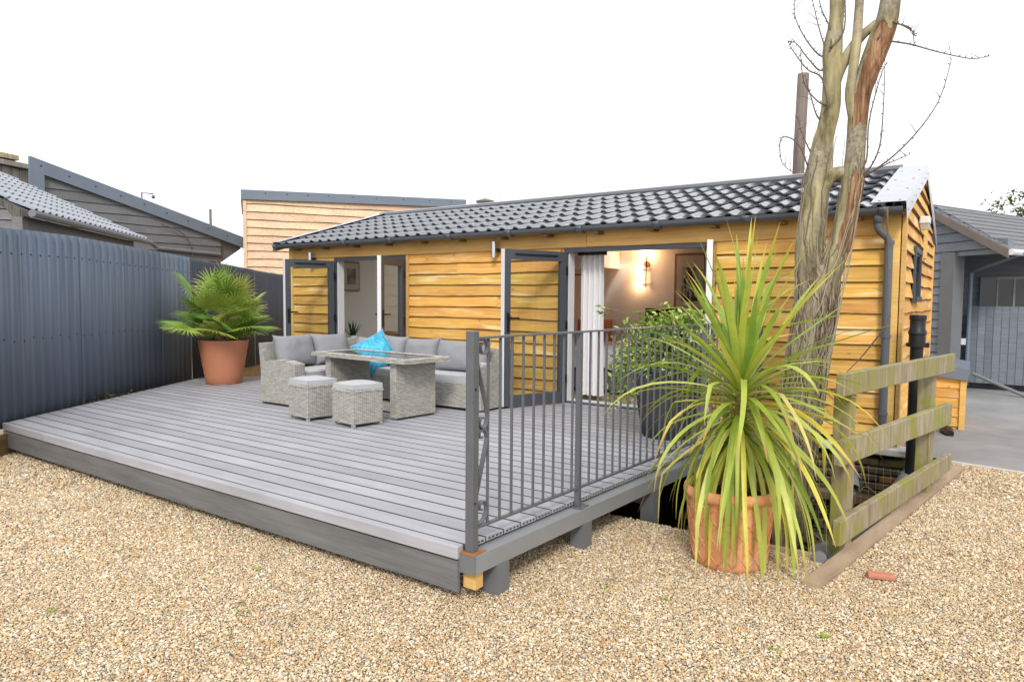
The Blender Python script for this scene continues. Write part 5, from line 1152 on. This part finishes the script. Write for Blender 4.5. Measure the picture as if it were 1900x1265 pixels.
# ---------------------------------------------------------------- tree
tr = thing('bare_tree', 'leafless twin-stemmed tree with peeling bark and dry vines beside cabin', 'tree', (-1.29,6.2,-1.1))
def trunk(name, P, mat, rough=.1, n=22, k=6, ks=3.0, torn=()):
    P = smooth_pts(P, k); pts = [Vector(p[:3]) for p in P]; V = []
    for i, (p, r) in enumerate(zip(pts, [p[3] for p in P])):
        t_ = (pts[min(i+1,len(pts)-1)]-pts[max(i-1,0)]).normalized(); a = t_.cross(Vector((0,1,0))).normalized(); b = t_.cross(a)
        for j in range(n):
            th = 2*math.pi*j/n; d = a*math.cos(th)+b*math.sin(th); w_ = p+d*r; nn = mnoise.noise(w_*ks)+.6*mnoise.noise(Vector((w_.x*22,w_.y*22,w_.z*4)))
            V.append(w_+d*r*rough*nn)
    F = [(i*n+j,i*n+(j+1)%n,(i+1)*n+(j+1)%n,(i+1)*n+j) for i in range(len(pts)-1) for j in range(n)]+[tuple(range(n)),tuple(range((len(pts)-1)*n,len(pts)*n))]
    o = obj(name, V, F, mat, tr, smooth=True)
    if torn:
        vals = []
        for i, p in enumerate(pts):
            for j in range(n):
                d = Vector(V[i*n+j])-p; th = math.degrees(math.atan2(d.y, d.x)); v = 0
                for z0, z1, c_, hw in torn:
                    dz = min(p.z-z0, z1-p.z)/.12; da = (hw-abs((th-c_+180)%360-180))/22; v = max(v, min(1, max(0, .5+.5*min(dz, da))))
                vals.append(v)
        a = o.data.attributes.new('torn', 'FLOAT', 'POINT'); a.data.foreach_set('value', vals)
    return o
trunk('trunk', [(-1.6,6.2,-1.15,.25),(-1.42,6.2,-.4,.205),(-1.31,6.2,.3,.185),(-1.265,6.2,.72,.172),(-1.225,6.2,1.05,.166),(-1.19,6.2,1.32,.166),(-1.16,6.2,1.55,.168),(-1.14,6.2,1.73,.145),(-1.13,6.2,1.85,.11)], M['bark'], .17, 54, 16)
trunk('stem', [(-1.19,6.2,1.45,.12),(-1.22,6.2,1.82,.108),(-1.235,6.2,2.05,.104),(-1.215,6.2,2.28,.102),(-1.2,6.2,2.54,.094),(-1.16,6.2,2.85,.082),(-1.11,6.2,3.15,.071),(-1.11,6.2,3.45,.069),(-1.11,6.2,3.62,.075),(-1.09,6.2,3.84,.054),(-1.09,6.2,4.18,.055),(-1.07,6.2,4.7,.048)], M['bark2'], .15, 36, 10)
trunk('stem', [(-1.22,6.2,.75,.08),(-1.18,6.19,1.25,.1),(-1.14,6.18,1.5,.1),(-1.07,6.18,1.8,.096),(-1.0,6.2,2.04,.088),(-.96,6.2,2.26,.086),(-.92,6.2,2.56,.082),(-.91,6.2,2.86,.077),(-.9,6.2,3.16,.074),(-.84,6.2,3.4,.083),(-.77,6.2,3.6,.088),(-.72,6.2,3.8,.08),(-.69,6.2,4.04,.076),(-.6,6.2,4.5,.06)], M['bark3'], .15, 36, 10, torn=((2.98,3.72,-55,62),(1.95,2.6,-35,58)))
trunk('branch', [(-1.1,6.2,3.3,.05),(-1.06,6.2,3.42,.046),(-.99,6.2,3.56,.043),(-.91,6.2,3.67,.038),(-.82,6.2,3.74,.034),(-.73,6.2,3.8,.03)], M['bark2'], .1, 12)
trunk('branch', [(-.91,6.19,2.95,.05),(-.96,6.16,3.2,.042),(-.95,6.15,3.37,.036),(-.93,6.15,3.58,.038),(-.92,6.15,3.82,.034),(-.91,6.15,4.4,.028)], M['bark2'], .1, 12)
trunk('branch', [(-1.16,6.2,2.5,.06),(-1.1,6.2,2.58,.058),(-1.02,6.2,2.61,.052),(-.93,6.2,2.58,.045)], M['bark2'], .1, 12)
TW = [[(-1.19,3.57),(-1.29,3.69),(-1.38,3.88),(-1.41,4.07)],[(-1.18,3.45),(-1.28,3.55),(-1.37,3.68),(-1.45,3.72)],[(-1.18,3.39),(-1.28,3.46),(-1.39,3.62),(-1.44,3.71)],[(-1.19,3.06),(-1.25,3.25),(-1.29,3.41)],
 [(-.83,2.57),(-.63,2.69),(-.45,2.88),(-.34,3.1),(-.28,3.37)],[(-.82,2.6),(-.73,2.77),(-.71,3.08),(-.72,3.45)],[(-.72,3.6),(-.55,3.52),(-.37,3.42),(-.16,3.35),(-.05,3.35)],[(-.7,3.73),(-.55,3.62),(-.51,3.55)],[(-.69,3.74),(-.55,3.64),(-.52,3.49)],
 [(-.83,2.67),(-.81,2.97),(-.74,3.29),(-.71,3.41)],[(-1.22,2.71),(-1.31,2.95),(-1.34,3.08)],[(-1.23,2.58),(-1.33,2.86),(-1.46,2.92),(-1.47,2.74),(-1.38,2.64)],[(-1.14,3.57),(-1.21,3.8),(-1.26,4.03)],[(-1.12,3.75),(-1.19,3.93),(-1.22,4.11)],[(-.83,2.57),(-.7,2.62),(-.52,2.68)],[(-1.03,3.72),(-1.01,3.89),(-1.03,4.06)],[(-.62,1.39),(-.8,1.12),(-.95,.93)],[(-.66,2.3),(-.64,1.8),(-.62,1.39)],[(-1.2,3.2),(-1.3,3.35),(-1.33,3.6)],[(-1.2,2.8),(-1.28,2.6),(-1.3,2.45)]]
random.seed(9)
for P in TW:
    x0, z0 = P[0]
    if z0 > 2.4 and P[0] != (-.66,2.3):
        AX = [(-1.2,2.54),(-1.16,2.85),(-1.11,3.15),(-1.11,3.6),(-1.09,4.2)] if x0 < -1.0 else [(-.92,2.56),(-.91,2.86),(-.9,3.16),(-.84,3.4),(-.77,3.6),(-.72,3.8)]
        P = [min(AX, key=lambda q: abs(q[1]-z0+.04))]+P
    n = len(P); y0 = 6.15-random.uniform(0,.05); pts = smooth_pts([(x,y0+.05*math.sin(i*1.7),z) for i, (x,z) in enumerate(P)], 5); L = len(pts)
    o = MB().tube(pts, [.0075*(1-.85*i/L)+.001 for i in range(L)], 5).build('twig', M['twig'], tr, smooth=True)
    for k in range(2 if L > 12 else 1):                # fine side shoots
        i = random.randint(L//2, L-2); p = Vector(pts[i]); d = Vector((random.uniform(-1,1),random.uniform(-.4,.4),random.uniform(.2,1))).normalized(); e_ = p+d*random.uniform(.06,.16); MB().tube([p, p.lerp(e_,.5)+Vector((0,0,.008)), e_], [.0028,.002,.001], 4).build('shoot', M['twig'], o)
    q = MB()
    for i in range(4, L):
        if random.random() < .8:
            p = Vector(pts[i]); d = Vector((random.uniform(-1,1),random.uniform(-.5,.5),random.uniform(.1,1))).normalized(); q.tube([p,p+d*.012,p+d*.026], [.002,.004,.0006], 4)
    if q.V: q.build('bud', M['twig'], o)
for k in range(80):                                    # dry vines climbing the trunk
    a = random.uniform(3.0,6.6); z = random.uniform(-.6,1.6); zt = z+random.uniform(.6,2.2)*(1 if z < 1 else .7); P = []; dr = random.uniform(-.9,.9)
    def axis(z):
        pts = [(-1.42,-.4,.21),(-1.31,.3,.19),(-1.225,1.05,.172),(-1.16,1.55,.172),(-1.235,2.05,.108),(-1.2,2.54,.098),(-1.11,3.15,.074),(-1.11,3.6,.076)] if k%3 else [(-1.42,-.4,.21),(-1.31,.3,.19),(-1.225,1.05,.172),(-1.14,1.55,.172),(-1.0,2.04,.092),(-.92,2.56,.085),(-.9,3.16,.077),(-.77,3.6,.092)]
        for (x0,z0,r0),(x1,z1,r1) in zip(pts, pts[1:]):
            if z <= z1: f = max(0,(z-z0)/(z1-z0)); return x0+(x1-x0)*f, r0+(r1-r0)*f
        return pts[-1][0], pts[-1][2]
    while z < zt:
        x, r = axis(z); P.append((x+(r+.006)*math.cos(a), 6.2+(r+.006)*math.sin(a), z)); z += .07; a += dr*.07+random.uniform(-.16,.16)
    if len(P) > 3: rr = random.uniform(.003,.0075); MB().tube(P, [rr*(1-.5*i/len(P)) for i in range(len(P))], 5).build('vine', random.choice([M['vine'],M['vine'],M['vine2'],M['bark']]), tr, smooth=True)

# ---------------------------------------------------------------- greenery in the pit, weeds, litter on the gravel
rnd = random.Random(11); pts = []; stems = MB()
for k in range(520):
    x = rnd.uniform(-2.3,-.5); z = -1.1+abs(rnd.gauss(0,.42)); y = 7.05-rnd.uniform(0,.35)-max(0,(-z-.6))*.6; pts.append((x,y,min(z,.0)))
for k in range(260):
    pts.append((rnd.uniform(-2.3,-.6), rnd.uniform(4.9,6.9), -1.1+rnd.uniform(0,.25)))
o = leafcloud('pit_undergrowth', pts, .07, M['ivy'], None, rnd, .6, base=(-1.4,6.5,-1.1)); tag(o, 'tangled ivy and dead leaves filling the pit', 'undergrowth', kind='stuff')
for k in range(26):
    x = rnd.uniform(-2.2,-.5); y = rnd.uniform(6.5,6.95); z = rnd.uniform(-1.0,-.2); P = [(x,y,z)]
    for j in range(5): P.append((P[-1][0]+rnd.uniform(-.15,.15), P[-1][1]+rnd.uniform(-.05,.05), P[-1][2]+rnd.uniform(-.05,.2)))
    stems.tube(smooth_pts(P,3), .003, 4, False)
o = stems.build('pit_brambles', M['vine'], base=(-1.4,6.7,-1)); tag(o, 'dry bramble stems tangled against the mossy bricks', 'brambles', kind='stuff')
pts = []
for k in range(240):
    f = abs(rnd.gauss(0,.35)); 
    if f > 1: continue
    y = 3.75+f*2.3; pts.append((xl(y)-rnd.uniform(.02,.12), y, .2+rnd.uniform(0,.13*(1-f)+.03)))
o = leafcloud('fence_weeds', pts, .05, M['ivy'], None, rnd, .4, base=(-9,4,.1)); tag(o, 'scruffy weeds in the gap between deck and fence', 'weeds', kind='stuff')
def tuft(x, y, s, seed):
    r_ = random.Random(seed); q = MB()
    for k in range(r_.randint(4,9)):
        a = r_.uniform(0,6.28); L = s*r_.uniform(.5,1.2); d = Vector((math.cos(a),math.sin(a),r_.uniform(.15,.9))).normalized(); sd_ = Vector((-math.sin(a),math.cos(a),0))*L*.24; p = Vector((x+r_.uniform(-.5,.5)*s,y+r_.uniform(-.5,.5)*s,.004))
        q.add([p,p+d*L*.5-sd_,p+d*L,p+d*L*.5+sd_], [(0,1,2),(0,2,3)])
    return q
allw = MB(); WP = [(-3.05,2.02),(-4.95,2.55),(-2.95,1.95),(-4.1,1.75),(-3.7,1.4),(-.55,3.35),(-.1,3.0),(-.7,3.1),(.25,4.1),(-.3,4.6),(-.05,5.6),(-1.62,3.25),(-1.9,3.0),(.4,3.3),(.1,2.45),(-1.5,2.2),(-.9,2.6),(-3.35,2.3),(-5.4,2.0),(-1.3,3.3),(.55,5.0),(-.45,2.2)]
for i, (x,y) in enumerate(WP): w_ = tuft(x,y,random.uniform(.015,.035),i); allw.add(w_.V, w_.F)
o = allw.build('gravel_weeds', M['weed'], base=(-1,3,0)); tag(o, 'tiny bright green weed tufts dotted through the gravel', 'weeds', kind='stuff')
q = MB(); rnd = random.Random(4)
for k in range(46):
    x, y = rnd.uniform(-6,1.2), rnd.uniform(1.4,4.3)
    if -8 < x < -2.0 and y > 2.6: continue
    a = rnd.uniform(0,6.28); L = rnd.uniform(.03,.12); P = [(x+L*(f-.5)*math.cos(a+.5*f),y+L*(f-.5)*math.sin(a+.5*f),.012+.008*f) for f in (0,.35,.7,1)]; q.tube(P, [.0022,.002,.0017,.001], 5)
o = q.build('fallen_twigs', M['twig'], base=(-2,3,0)); tag(o, 'small broken twigs scattered on the gravel', 'twigs', kind='stuff')
q = MB().cbox(-.07,.07,-.03,.03,-.015,.015,.008).rot(.3,0,0); o = obj('brick_fragment', [(x-.42,y+4.28,z+.018) for x,y,z in q.V], q.F, plain('red_brick_chip',(.5,.2,.13),.8,var=.3), base=(-.42,4.28,.01)); tag(o, 'pinkish brick fragment lying on the gravel by the plank', 'brick')

# ---------------------------------------------------------------- far trees and cowl
def far_tree(label, x, y, zc, r, n, seed, mat='conifer'):
    t = thing('evergreen_tree', label, 'tree', (x,y,0)); r_ = random.Random(seed); MB().tube([(x,y,0),(x,y,zc*.6),(x,y,zc+r[2]*.5)], [.14,.11,.03], 8).build('trunk', M['twig'], t)
    cl = [(x+r_.gauss(0,.5)*r[0], y+r_.gauss(0,.5)*r[1], zc+r_.uniform(-1,1)*r[2]) for _ in range(60)]
    pts = [tuple(Vector(r_.choice(cl))+Vector((r_.gauss(0,.16),r_.gauss(0,.16),r_.gauss(0,.16)))) for _ in range(n)]; leafcloud('crown', pts, .17, M[mat], t, r_, .45)
far_tree('green bushy tree showing below the eaves behind the dark fence', -18.2, 13.9, 2.6, (.5,.5,.75), 2200, 8)
far_tree('dense green conifer above the car port roof at right edge', 1.35, 30, 4.2, (.75,.75,1.5), 3800, 1)
bt = thing('bare_hedge_tree', 'faint leafless tree top behind the cabin ridge', 'tree', (-16.5,22,0)); q = MB(); r_ = random.Random(2)
MB().tube([(-16.4,22.6,0),(-16.4,22.6,4.2)], [.12,.06], 8).build('trunk', M['twig'], bt)
for k in range(90):
    a = r_.uniform(-1.25,1.25); L = r_.uniform(.6,1.5); x0 = -16.4+r_.uniform(-.5,.5); P = [(x0,22.6,4.0),(x0+.5*L*math.sin(a),22.6,4.0+.55*L*math.cos(a)+.3),(x0+L*math.sin(a)*.9,22.6,4.0+1.0*L*math.cos(a)+.25)]; q.tube(P, [.014,.009,.004], 4, False)
q.build('crown', M['twig'], bt)
cw = thing('flue_cowl', 'dark flue pipe with flat cowl poking above the cabin ridge', 'flue', (-16.2,21,0)); MB().tube([(-15.8,21,0),(-15.8,21,5.2)], .12, 10).build('flue_pipe', M['beamdark'], cw); MB().lathe([(.05,5.2),(.34,5.22),(.36,5.28),(.05,5.38)], -15.8, 21, 16).build('cowl', M['beamdark'], cw)
